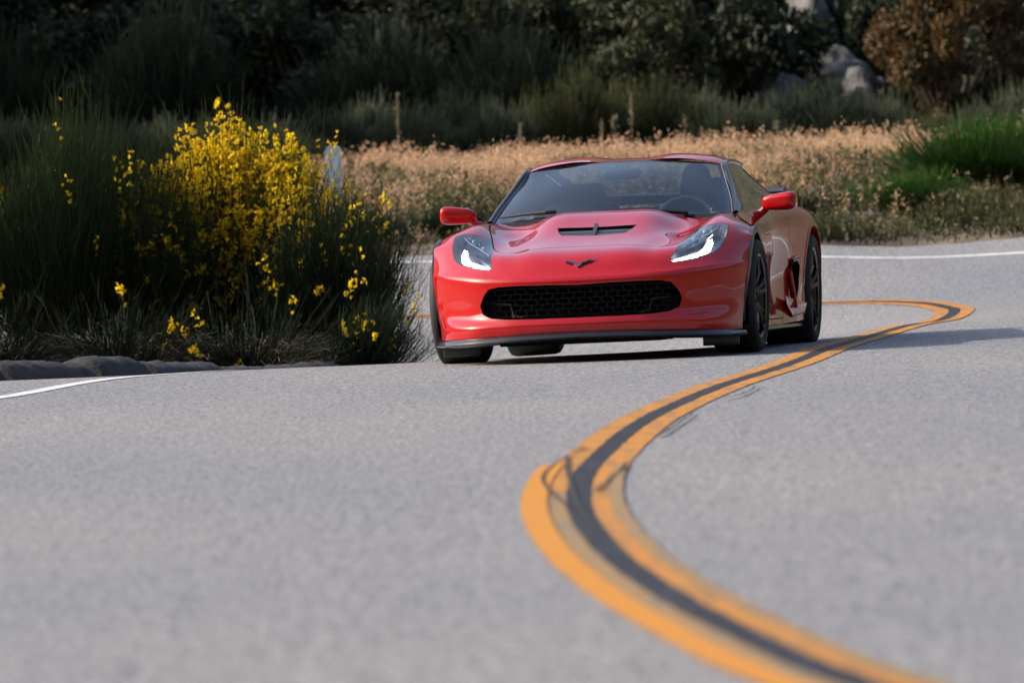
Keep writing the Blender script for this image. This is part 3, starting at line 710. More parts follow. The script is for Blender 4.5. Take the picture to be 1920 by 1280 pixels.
for s in (1, -1):
    mi = s < 0
    piece('rear_wing', st_['main'], M['paint'], car, mirror=mi)
    d_ = piece('door', st_['door'], M['paint'], car, mirror=mi)
    piece('shut_line', st_['gap'], M['dark'], d_, push=-.005, mirror=mi)
    mb = MB(); wall(mb, side, int_uv, (-.07, .05, 0), .1); it = obj('side_intake', np.array(mb.v) * [s, 1, 1], mb.f, M['black'], car)
    p3 = side(int_uv) + [-.07, .05, 0]; vv, ff = fill(p3); obj('intake_floor', vv * [s, 1, 1], ff, M['dark'], it, smooth=False)
    mb = MB()    # the blade in front of the intake
    mb.add([(s * a, b, c) for a, b, c in [(.862, 1.80, .24), (.872, 1.99, .17), (.918, 2.17, .19), (.93, 2.22, .25), (.885, 2.0, .27), (.85, 1.80, .30), (.85, 1.99, .17), (.895, 2.17, .19), (.905, 2.22, .25), (.86, 2.0, .27)]],
           [(0, 1, 4, 5), (1, 2, 3, 4), (1, 6, 7, 2), (2, 7, 8, 3), (3, 8, 9, 4), (6, 9, 8, 7)])
    mb.build('intake_blade', M['paint'], it, bevel=.003)
    mb = MB(); mb.tube([(s * .885, 2.02, .225), (s * .862, 1.97, .44), (s * .875, 2.03, .505), (s * .905, 2.14, .52)], [.012, .016, .014, .010], 8); mb.build('intake_edge', M['paint'], it)
    # sill
    mb = MB(); xs = [.84, .835, .835, .85, .86]; ys_ = [.42, .8, 1.4, 1.9, 2.26]
    prof = [(.0, .0), (.03, -.004), (.035, -.02), (.0, -.03), (-.2, -.03), (-.2, 0)]
    vv = [(s * (x + a), y, .135 + b) for a, b in prof for x, y in zip(xs, ys_)]; k = len(xs); L = len(prof)
    mb.add(vv, [(j * k + i, j * k + i + 1, ((j + 1) % L) * k + i + 1, ((j + 1) % L) * k + i) for j in range(L) for i in range(k - 1)] + [tuple(j * k for j in range(L)), tuple(j * k + k - 1 for j in range(L))])
    mb.build('side_skirt', M['black_gloss'], car)

# ---- wheel arch flares and liners
def arch_ring(name, cy, cz, r, xfun, a0, a1, w_in, m, s, thick=.012, width=.034):
    mb = MB(); aa = np.linspace(a0, a1, 40); pr = [(-.004, .004), (-.004, -.03), (width, -.02), (width, thick * .3), (width * .6, thick)]
    vv = []
    for (dr_, dx) in pr:
        for q in aa:
            rr = r + dr_; y, z = cy + rr * math.cos(q), cz + rr * math.sin(q); vv.append((s * (xfun(y, z) + dx), y, z))
    k = len(aa); L = len(pr)
    mb.add(vv, [(j * k + i, j * k + i + 1, ((j + 1) % L) * k + i + 1, ((j + 1) % L) * k + i) for j in range(L) for i in range(k - 1)] + [tuple(j * k for j in range(L)), tuple(j * k + k - 1 for j in range(L))])
    return mb.build(name, m, car)
fe = front(np.column_stack([np.full(80, front.uk[-1]), np.linspace(0, VK[-1], 80)]))
def fx(y, z):
    i = np.argmin((fe[:, 1] - y) ** 2 + (fe[:, 2] - z) ** 2); return fe[i, 0]
su, sv = np.meshgrid(np.linspace(1.5, 3.03, 70), np.linspace(0, .73, 40)); s3 = side(np.stack([su.ravel(), sv.ravel()], 1))
def rx(y, z): return s3[np.argmin((s3[:, 1] - y) ** 2 + (s3[:, 2] - z) ** 2), 0]
for s in (1, -1):
    arch_ring('front_arch_trim', 0, .333, .352, fx, R_(-25), R_(205), 0, M['trim'], s, .004, .032)
    arch_ring('rear_arch_trim', RA[0], RA[1], RA[2] - .004, rx, R_(-20), R_(203), 0, M['paint'], s, .004, .02)
    for cy, r in ((0, .346), (RA[0], .372)):
        mb = MB(); aa = np.linspace(R_(-30), R_(210), 24); vv = [(s * x, cy + r * math.cos(q), .333 + r * math.sin(q)) for x in (.895, .60) for q in aa]; k = len(aa)
        mb.add(vv, [(i, i + 1, k + i + 1, k + i) for i in range(k - 1)]); mb.add([vv[k + i] for i in range(k)], [tuple(range(k))])
        mb.build('wheel_housing', M['dark'], car)

# ---- wheels
def wheel(x, y, r, width, rim_r, steer, s):
    wroot = empty('wheel'); wroot.parent = car; wroot.location = (x * s, y, r); wroot.rotation_euler = (0, R_(1.2) * s, steer)
    h = width / 2; mb = MB()
    prof = [(rim_r, -h * .86), (rim_r + .02, -h * .97), (r - .055, -h * 1.0), (r - .028, -h * .985), (r - .008, -h * .90), (r - .001, -h * .76), (r, -h * .4), (r, h * .4), (r - .001, h * .76), (r - .008, h * .90), (r - .028, h * .985), (r - .055, h), (rim_r + .02, h * .97), (rim_r, h * .86)]
    mb.lathe(prof, 72); mb.build('tyre', M['rubber'], wroot, angle=60)
    mb = MB()
    mb.lathe([(rim_r, -h * .86), (rim_r - .02, -h * .7), (rim_r - .03, 0), (rim_r - .025, h * .6), (rim_r - .012, h * .8), (rim_r + .006, h * .88), (rim_r + .004, h * .92), (rim_r - .012, h * .88)], 72)
    # five pairs of spokes, on the outer face
    for k in range(5):
        for dlt in (-.17, .17):
            q = 2 * math.pi * k / 5 + .3; q2 = q + dlt
            c0 = Vector((s * h * .62, .055 * math.cos(q + dlt * .6), .055 * math.sin(q + dlt * .6))); c1 = Vector((s * h * .84, (rim_r - .012) * math.cos(q2), (rim_r - .012) * math.sin(q2)))
            cm = (c0 + c1) / 2 + Vector((s * .012, 0, 0)); mb.tube([c0, cm, c1], [.020, .016, .017], 6)
    mb.lathe([(.002, s * h * .72), (.04, s * h * .70), (.07, s * h * .6), (.075, s * h * .3)], 32)
    mb.build('rim', M['rim'], wroot, angle=40)
    mb = MB(); mb.lathe([(.07, s * h * .12), (rim_r - .07, s * h * .12), (rim_r - .07, s * h * .0), (.07, s * h * .0)], 48, closed=True); mb.build('brake_disc', M['steel'], wroot, angle=30)
    mb = MB(); aa = np.linspace(R_(150), R_(215), 8)
    mb.tube([(s * h * .1, (rim_r - .085) * math.cos(q), (rim_r - .085) * math.sin(q)) for q in aa], .032, 8); mb.build('brake_caliper', M['black'], wroot)
    return wroot
for s in (1, -1):
    wheel(.800, 0.0, .322, .275, .235, R_(-1.5), s)
    wheel(.780, RA[0], .330, .315, .245, 0, s)

# ---- greenhouse
WX = [0, .30, .52, .64, .715]
ws_rows = [([.46, .50, .56, .63, .69], [.835, .82, .80, .795, .795], WX),
           ([.66, .70, .77, .84, .90], [.935, .925, .905, .893, .885], [0, .285, .49, .605, .675]),
           ([.95, .98, 1.04, 1.09, 1.13], [1.05, 1.042, 1.02, 1.005, .992], [0, .265, .455, .56, .622]),
           ([1.235, 1.25, 1.28, 1.30, 1.315], [1.128, 1.125, 1.108, 1.096, 1.086], [0, .25, .43, .525, .575])]
cw = []
for Ys, Zs, Xs in ws_rows:
    h = list(zip(Xs, Ys, Zs)); cw.append([(-x, y, z) for x, y, z in h[:0:-1]] + h)
wuk = [0, .30, .52, .64, .72]; wind = Surf(cw, [0, .24, .56, .88], [-u for u in wuk[:0:-1]] + wuk)
band = [[-.72, .845], [.72, .845], [.72, .8799], [-.72, .8799]]
inn = resample(np.array([[-.675, 0.01], [.675, 0.01], [.680, .5], [.672, .825], [.60, .842], [.3, .848], [0, .850], [-.3, .848], [-.60, .842], [-.672, .825], [-.680, .5]]), .02, True)
wt = trim(wind, .03, .03, [('glass', inn)])
windshield = piece('windshield', wt['glass'], M['wind_glass'], car)
piece('windshield_frame', wt['main'], M['black_gloss'], windshield)
RX = [0, .13, .20, .28, .43, .53, .575]
roof_rows = [
 ([1.235, 1.24, 1.245, 1.25, 1.28, 1.30, 1.315], [1.130, 1.130, 1.134, 1.136, 1.121, 1.102, 1.088], RX),
 ([1.42] * 7, [1.144, 1.145, 1.154, 1.158, 1.144, 1.122, 1.102], [0, .13, .20, .28, .43, .54, .585]),
 ([1.72] * 7, [1.149, 1.150, 1.161, 1.164, 1.150, 1.126, 1.103], [0, .13, .20, .28, .43, .54, .588]),
 ([2.02] * 7, [1.134, 1.134, 1.141, 1.143, 1.130, 1.106, 1.083], [0, .13, .20, .28, .43, .535, .58]),
 ([2.4] * 7, [1.078, 1.078, 1.078, 1.078, 1.068, 1.048, 1.028], [0, .13, .20, .28, .42, .52, .56]),
 ([2.8] * 7, [1.004, 1.004, 1.004, 1.003, .996, .982, .966], [0, .13, .20, .28, .41, .51, .545]),
 ([3.2] * 7, [.925, .925, .925, .924, .920, .910, .90], [0, .13, .20, .28, .41, .52, .56]),
 ([3.45] * 7, [.880, .880, .880, .879, .876, .870, .86], [0, .13, .20, .28, .42, .54, .60])]
cw = []
for Ys, Zs, Xs in roof_rows:
    h = list(zip(Xs, Ys, Zs)); cw.append([(-x, y, z) for x, y, z in h[:0:-1]] + h)
ruk = [0, .13, .20, .28, .43, .54, .60]; roofs = Surf(cw, [0, .18, .48, .78, 1.17, 1.58, 1.99, 2.25], [-u for u in ruk[:0:-1]] + ruk)
hatch = resample(np.array([[-.50, .88], [0, .90], [.50, .88], [.535, .95], [.50, 1.9], [0, 1.98], [-.50, 1.9], [-.535, .95]]), .03, True)
rt = trim(roofs, .025, .03, [('hatch', hatch)])
piece('roof', rt['main'], M['paint'], car)
piece('rear_window', rt['hatch'], M['wind_glass'], car)
# side of the cabin between roof rail and belt line, with the window cut in
QY = [.69, .90, 1.13, 1.315, 1.6, 2.02, 2.4, 2.8, 3.4]
top = [(.715, .69, .797), (.682, .90, .885), (.628, 1.13, .990), (.583, 1.315, 1.084), (.594, 1.6, 1.098), (.587, 2.02, 1.08), (.567, 2.4, 1.025), (.552, 2.8, .963), (.60, 3.4, .866)]
def belt(y): return np.array([np.interp(y, SY, [p[0] for p in side_rows[0]]), y, np.interp(y, SY, [p[2] for p in side_rows[0]])])
bot = [belt(y) for y in (.70, .93, 1.2, 1.42, 1.68, 2.05, 2.42, 2.8, 3.38)]
midr = [(np.array(t) + b) / 2 + [.018 * (1 if i else .2), 0, 0] for i, (t, b) in enumerate(zip(top, bot))]
cab = Surf([top, midr, bot], [0, .18, .36], [0, .23, .48, .70, 1.0, 1.4, 1.8, 2.2, 2.8])
win = resample(np.array([[.03, .05], [.25, .025], [.48, .02], [.70, .02], [1.0, .025], [1.25, .04], [1.36, .12], [1.33, .24], [1.22, .325], [.9, .335], [.5, .335], [.12, .335], [.05, .25]]), .02, True)
ct = trim(cab, .03, .03, [('win', win)], flip=True)
for s in (1, -1):
    piece('cabin_side', ct['main'], M['black_gloss'] if False else M['paint'], car, mirror=s < 0)
    piece('side_window', ct['win'], M['side_glass'], car, mirror=s < 0)
    mb = MB(); q = [np.array(p) for p in top[:4]] + [np.array(top[4]), np.array(top[5])]; q = smooth_line(q, 30)
    mb.tube(q * [s, 1, 1] + [s * .006, -.004, .002], [.016] * 30, 8); mb.build('windshield_pillar', M['black_gloss'], car)
    mb = MB(); q2 = smooth_line([np.array(p) for p in top[:4]], 20); mb.tube(q2 * [s, 1, 1] + [s * -.014, -.012, .004], .0035, 6); mb.build('pillar_trim', M['steel'], car)

# ---- tail: panel, deck lip and wing
rear = np.array([side_rows[k][-1] for k in range(6)]); mb = MB()
vv = [(x * q, y + .12 * (1 - abs(q)), z) for x, y, z in rear for q in (-1, -.5, 0, .5, 1)]
mb.add(vv, [(j * 5 + i, j * 5 + i + 1, (j + 1) * 5 + i + 1, (j + 1) * 5 + i) for j in range(5) for i in range(4)]); mb.build('rear_bumper', M['paint'], car)
mb = MB(); mb.add([(.60 * q, 3.45 + (.10 * (1 - abs(q))), .862) for q in (-1, -.5, 0, .5, 1)] + [(.70 * q, 3.40 + .12 * (1 - abs(q)), .815) for q in (-1, -.5, 0, .5, 1)], [(i, i + 1, i + 6, i + 5) for i in range(4)]); mb.build('tail_panel', M['paint'], car)
mb = MB(); xs = np.linspace(-.68, .68, 21); pr = [(-.10, .0), (0, .014), (.07, .026), (.075, .012), (0, -.008), (-.09, -.014)]
vv = [(x, 3.50 + a - .05 * (x / .68) ** 2, .922 + b + .0) for a, b in pr for x in xs]; k = 21; L = 6
mb.add(vv, [(j * k + i, j * k + i + 1, ((j + 1) % L) * k + i + 1, ((j + 1) % L) * k + i) for j in range(L) for i in range(k - 1)] + [tuple(j * k for j in range(L)), tuple(j * k + k - 1 for j in range(L))])
wing = mb.build('rear_spoiler', M['black'], car)
for s in (-1, 1):
    mb = MB(); mb.box((s * .683, 3.45, .918), (.008, .17, .05)); mb.build('spoiler_end', M['trim'], wing, bevel=.002)
    mb = MB(); mb.box((s * .50, 3.44, .885), (.012, .12, .06)); mb.build('spoiler_strut', M['black'], wing)

# ---- underside
mb = MB(); mb.box((0, 1.35, .135), (1.04, 4.0, .02)); mb.box((0, 1.33, .135), (1.62, 1.80, .016)); mb.build('underbody', M['dark'], car)
mb = MB(); mb.box((0, -.2, .40), (1.0, .02, .5)); mb.box((0, .60, .45), (1.4, .02, .58)); mb.build('bulkhead', M['dark'], car)

# ---- door mirrors
for s in (1, -1):
    mr = empty('door_mirror'); mr.parent = car
    me_ = MB(); me_.ellipsoid((0, 0, 0), (.104, .076, .054), 28, 18, .52)
    V = np.array(me_.v); tx = (V[:, 0] + .1) / .2
    V[:, 2] *= .78 + .30 * tx; V[:, 2] -= (1 - tx) * .012; V[:, 1] *= .6 + .5 * tx; V[:, 1] += (1 - tx) * .02
    V = V * [s, 1, 1] + [s * .945, .93, .858]; obj('mirror_shell', V, me_.f, M['paint'], mr)
    mb = MB(); mb.tube([(s * .80, .97, .775), (s * .845, .955, .80), (s * .885, .945, .838), (s * .92, .94, .852)], [.030, .022, .026, .03], 10); mb.build('mirror_arm', M['paint'], mr)
    mb = MB(); mb.box((s * .96, .985, .862), (.15, .006, .07)); mb.build('mirror_glass', M['mirror_glass'], mr, bevel=.002)

# ---- wipers
for x0, x1, dv_ in ((-.66, -.34, 0), (.05, .46, -.035)):
    mb = MB(); a = wind(np.array([[x0, .035 + dv_], [(x0 + x1) / 2, .045 + dv_], [x1, .03 + dv_]])); nn = wind.normal(np.array([[x0, .03], [(x0 + x1) / 2, .05], [x1, .02]]))
    q = a + nn * (.022 if dv_ == 0 else .006); mb.tube([q[0], q[1], q[2]], [.005, .009, .013], 6); mb.build('wiper', M['black'], car)
    mb = MB(); mb.box(q[2] - (np.zeros(3) if dv_ == 0 else np.array([0, -.02, .02])), (.07, .03, .022)); mb.build('wiper_hub', M['black'], car, bevel=.006)

# ---- cabin
mb = MB(); xs = np.linspace(-.70, .70, 29)
vv = []; pr = [(.50, .79), (.62, .835), (.85, .80), (1.02, .78), (1.06, .72), (1.06, .45)]
for y, z in pr:
    for x in xs:
        hump = .035 * math.exp(-((x - .36) / .16) ** 2) if y > .7 else 0
        vv.append((x, y + .06 * (x / .7) ** 2, min(z, .81 if y < .6 else 9) - .05 * (x / .7) ** 2 + hump))
k = 29; mb.add(vv, [(j * k + i, j * k + i + 1, (j + 1) * k + i + 1, (j + 1) * k + i) for j in range(5) for i in range(k - 1)]); mb.build('dashboard', M['dash'], car)
for s in (1, -1):
    seat = empty('seat'); seat.parent = car; sx = .36 * s
    mb = MB(); mb.box((sx, 1.55, .36), (.46, .50, .14)); mb.build('seat_cushion', M['leather'], seat, bevel=.03)
    mb = MB(); rot = Matrix.Rotation(R_(-16), 3, 'X'); mb.box((sx, 1.93, .62), (.46, .13, .56), rot); mb.build('seat_back', M['leather'], seat, bevel=.04)
    mb = MB(); mb.box((sx, 2.02, .92), (.27, .09, .19), rot); mb.build('headrest', M['leather'], seat, bevel=.03)
mb = MB(); mb.box((0, 1.6, .40), (.22, 1.3, .22)); mb.build('centre_console', M['dash'], car, bevel=.02)
mb = MB(); mb.box((0, 2.2, .55), (1.3, .05, .55)); mb.box((0, 2.75, .70), (1.2, 1.15, .03)); mb.build('cargo_shelf', M['dash'], car)
swc = Vector((.36, 1.16, .735)); sw = empty('steering_wheel'); sw.parent = car
rotw = Matrix.Rotation(R_(-22), 3, 'X'); mb = MB()
ring = [swc + rotw @ Vector((.178 * math.cos(q), 0, .178 * math.sin(q))) for q in np.linspace(0, 2 * math.pi, 41)]
mb.tube(ring, .016, 10, cap=False); mb.build('wheel_rim', M['leather'], sw)
mb = MB(); mb.box(swc + rotw @ Vector((0, -.01, -.01)), (.13, .05, .11), rotw); mb.box(swc + rotw @ Vector((0, 0, -.01)), (.32, .02, .04), rotw); mb.box(swc + rotw @ Vector((0, 0, -.10)), (.04, .02, .14), rotw); mb.build('wheel_hub', M['dash'], sw, bevel=.008)
mb = MB(); mb.ellipsoid((.0, 1.12, 1.055), (.12, .025, .034), 20, 12, .6); mb.tube([(0, 1.13, 1.07), (0, 1.15, 1.10)], .012); mb.build('interior_mirror', M['dash'], car)

# ---- the driver: one continuous body
def person():
    mb = MB()
    def cap(a, b, r0, r1, n=5):
        a, b = Vector(a), Vector(b); mb.tube([a + (b - a) * t for t in np.linspace(0, 1, n)], list(np.linspace(r0, r1, n)), 12)
        mb.ellipsoid(a, (r0,) * 3, 12, 8); mb.ellipsoid(b, (r1,) * 3, 12, 8)
    hx = .36
    mb.ellipsoid((hx, 1.68, .50), (.18, .15, .13)); mb.ellipsoid((hx, 1.74, .66), (.165, .12, .17)); mb.ellipsoid((hx, 1.77, .77), (.185, .11, .10))
    cap((hx - .13, 1.77, .80), (hx + .13, 1.77, .80), .062, .062); cap((hx, 1.775, .80), (hx, 1.74, .90), .06, .054)
    # head with jaw, nose, ears
    mb.ellipsoid((hx, 1.735, .995), (.076, .095, .100), 20, 14); mb.ellipsoid((hx, 1.695, .935), (.056, .062, .055), 16, 10)
    mb.ellipsoid((hx, 1.632, .968), (.013, .022, .020), 10, 8); mb.ellipsoid((hx, 1.640, .925), (.026, .014, .010), 10, 8); mb.ellipsoid((hx, 1.650, 1.005), (.056, .014, .010), 12, 8)
    for s in (-1, 1):
        mb.ellipsoid((hx + s * .078, 1.745, .975), (.010, .020, .030), 10, 8)
        sh = (hx + s * .185, 1.765, .79); el = (hx + s * .27, 1.52, .64); g = swc + rotw @ Vector((s * .172, 0, .045))
        wr = Vector((g.x + s * .012, g.y + .095, g.z - .02))
        cap(sh, el, .056, .043); cap(el, wr, .042, .028); palm = Vector((g.x + s * .010, g.y + .045, g.z))
        cap(wr, palm, .028, .030, 3)
        for k, (dz, ln) in enumerate(((.030, .95), (.010, 1.0), (-.010, .95), (-.029, .8))):    # four fingers round the rim
            b0 = palm + Vector((s * .012, -.015, dz)); b1 = g + Vector((s * .026, -.012, dz)); b2 = g + Vector((s * .004, -.030 * ln, dz)); b3 = g + Vector((-s * .018, -.016 * ln, dz))
            cap(b0, b1, .0100, .0095, 2); cap(b1, b2, .0095, .0088, 2); cap(b2, b3, .0088, .0078, 2)
        cap(palm + Vector((-s * .016, -.005, .02)), g + Vector((-s * .022, .022, .042)), .012, .010, 2); cap(g + Vector((-s * .022, .022, .042)), g + Vector((-s * .012, -.008, .055)), .010, .0085, 2)
        cap((hx + s * .09, 1.62, .46), (hx + s * .13, 1.18, .52), .085, .062); cap((hx + s * .13, 1.18, .52), (hx + s * .10, .84, .30), .06, .042); cap((hx + s * .10, .84, .29), (hx + s * .10, .70, .33), .042, .03)
    me = new_mesh('person', mb.v, mb.f); o = link('person', me, M['shirt'])
    md = o.modifiers.new('r', 'REMESH'); md.mode = 'VOXEL'; md.voxel_size = .0075
    dg = bpy.context.evaluated_depsgraph_get(); dg.update(); me2 = bpy.data.meshes.new_from_object(o.evaluated_get(dg)); o.modifiers.clear(); o.data = me2
    bm = bmesh.new(); bm.from_mesh(me2)
    for _ in range(2): bmesh.ops.smooth_vert(bm, verts=bm.verts, factor=.5, use_axis_x=True, use_axis_y=True, use_axis_z=True)
    bm.to_mesh(me2); bm.free(); me2.materials.clear(); me2.materials.append(M['shirt']); me2.materials.append(M['skin'])
    for p in me2.polygons:
        c = p.center; p.use_smooth = True
        hand = (Vector(c) - swc).length < .27 and c.y < 1.34 and c.z > .64
        p.material_index = 1 if (c.z > .885 or hand) else 0
    o.matrix_world = car.matrix_world
    tag(o, 'driver in dark shirt holding the steering wheel behind the windshield', 'person')
    mb = MB(); mb.ellipsoid((hx, 1.755, 1.022), (.084, .094, .088), 24, 16); v = np.array(mb.v); kp = (v[:, 2] > .985 + (1.70 - v[:, 1]) * .5)
    fs = [q for q in mb.f if all(kp[i] for i in q)]; idx = sorted({i for q in fs for i in q}); mp_ = {i: k for k, i in enumerate(idx)}
    obj('hair', v[idx], [tuple(mp_[i] for i in q) for q in fs], M['hair'], o)
    return o
person()

# ================================================================== roadside: kerb, broom, bank, hillside
def tubes(paths, rad, sides=3, rv=None):
    """many thin tapering stems at once: paths (N, m, 3), rad (N, m)"""
    N, m, _ = paths.shape; a = np.arange(sides) * 2 * math.pi / sides
    off = np.stack([np.cos(a), np.sin(a), .35 * np.sin(a + 1)], 1)
    v = paths[:, :, None, :] + rad[:, :, None, None] * off[None, None]
    base = (np.arange(N) * m * sides)[:, None, None]; i = np.arange(m - 1)[None, :, None] * sides; k = np.arange(sides)[None, None, :]; k2 = (k + 1) % sides
    q = np.stack([base + i + k, base + i + k2, base + i + sides + k2, base + i + sides + k], -1).reshape(-1, 4)
    h = np.broadcast_to(np.linspace(0, 1, m)[None, :, None], (N, m, sides)).ravel()
    r = np.broadcast_to((np.random.rand(N) if rv is None else rv)[:, None, None], (N, m, sides)).ravel()
    return v.reshape(-1, 3), q, h, r
def flakes(cen, size, rg, rv=None, updown=0.4):
    """small folded leaves (two triangles each) at the given centres"""
    n = len(cen); d = rg.normal(0, 1, (n, 3)); d[:, 2] += updown; d /= np.linalg.norm(d, axis=1)[:, None]
    s = np.cross(d, rg.normal(0, 1, (n, 3))); s /= np.linalg.norm(s, axis=1)[:, None] + 1e-9; nn = np.cross(d, s)
    sz = (size * rg.uniform(.6, 1.3, n))[:, None]
    v = np.stack([cen - d * sz, cen + s * sz * .42 + nn * sz * .18, cen + d * sz, cen - s * sz * .42 + nn * sz * .18], 1).reshape(-1, 3)
    b = np.arange(n) * 4; f = np.concatenate([np.stack([b, b + 1, b + 2], 1), np.stack([b, b + 2, b + 3], 1)])
    r = np.repeat(rg.random(n) if rv is None else rv, 4)
    return v, f, r
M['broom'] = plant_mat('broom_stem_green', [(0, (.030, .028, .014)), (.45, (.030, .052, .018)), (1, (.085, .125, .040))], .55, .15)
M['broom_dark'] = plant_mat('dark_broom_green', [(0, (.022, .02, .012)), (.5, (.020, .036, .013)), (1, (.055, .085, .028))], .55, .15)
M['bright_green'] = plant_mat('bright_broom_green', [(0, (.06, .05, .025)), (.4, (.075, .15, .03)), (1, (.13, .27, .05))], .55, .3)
M['flower'] = plant_mat('yellow_petals', [(0, (.88, .60, .006)), (1, (.93, .71, .012))], .55, .5, rnd=.12)
M['twig'] = plant_mat('dead_twigs', [(0, (.05, .04, .03)), (1, (.16, .125, .09))], .8, 0, rnd=.4)
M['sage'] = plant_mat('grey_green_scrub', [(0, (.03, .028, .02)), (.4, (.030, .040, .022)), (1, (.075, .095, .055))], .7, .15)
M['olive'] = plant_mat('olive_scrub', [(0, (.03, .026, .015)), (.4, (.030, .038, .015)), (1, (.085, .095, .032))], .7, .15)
M['leaf_dark'] = plant_mat('dark_scrub_leaves', [(0, (.012, .017, .009)), (1, (.048, .060, .028))], .6, .15, by='r', rnd=.2)
M['leaf_olive'] = plant_mat('olive_scrub_leaves', [(0, (.022, .026, .012)), (1, (.085, .095, .042))], .6, .15, by='r', rnd=.2)
M['leaf_rust'] = plant_mat('rusty_oak_leaves', [(0, (.030, .036, .012)), (.5, (.075, .055, .02)), (1, (.15, .085, .03))], .6, .2, by='r', rnd=.2)
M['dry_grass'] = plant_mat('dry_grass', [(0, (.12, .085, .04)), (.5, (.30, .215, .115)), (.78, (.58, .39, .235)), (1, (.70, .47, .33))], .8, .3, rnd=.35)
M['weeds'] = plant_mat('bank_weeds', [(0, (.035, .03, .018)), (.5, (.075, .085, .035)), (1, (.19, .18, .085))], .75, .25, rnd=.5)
M['pale_stalk'] = plant_mat('pale_seed_stalk', [(0, (.10, .09, .05)), (1, (.34, .30, .20))], .8, .2)

# ---- kerb: an old asphalt dike round the inside of the bend, in cracked lengths
kl = resample(smooth_line(inner[2:8], 120), .02); kt = np.gradient(kl, axis=0); kt /= np.linalg.norm(kt, axis=1)[:, None]
kn = np.stack([kt[:, 1], -kt[:, 0]], 1); pc = kl + kn * .22; pc_alt = kl - kn * .22
if inside(road_poly, pc[len(pc) // 2][None])[0]: pc, kn = pc_alt, -kn
kerb = empty('kerb', (float(pc[0, 0]), float(pc[0, 1]), float(ground(*pc[0])))); tag(kerb, 'low cracked asphalt kerb below the yellow flowering bushes', 'kerb')
rg = np.random.default_rng(5); i = 0
while i < len(pc) - 20:
    j = min(len(pc) - 1, i + int(rg.uniform(38, 75))); seg = pc[i:j:3]; nn = kn[i:j:3]; hh = rg.uniform(.15, .22); tw = rg.uniform(-.03, .03)
    pr = [(-.22, -.08), (-.20, .25), (-.13, .72), (-.03, .98), (.07, 1.0), (.16, .8), (.24, -.08)]; k = len(seg)
    if k < 4: break
    vv = []
    for a, b in pr:
        q = seg + nn * a; end = np.minimum(1, np.minimum(np.arange(k), np.arange(k)[::-1]) / 1.5 + .72)
        z = ground(q[:, 0], q[:, 1]) + hh * b * end * (1 + tw * np.linspace(-1, 1, k)) + rg.normal(0, .006, k); vv.append(np.column_stack([q, z]))
    vv = np.concatenate(vv) - np.array(kerb.location)
    mb = MB(); mb.add(vv, [(p * k + q, p * k + q + 1, (p + 1) * k + q + 1, (p + 1) * k + q) for p in range(6) for q in range(k - 1)] + [tuple(p * k for p in range(7)), tuple(p * k + k - 1 for p in range(7))[::-1]])
    mb.build('kerb_segment', M['kerb'], kerb, angle=60); i = j + 3

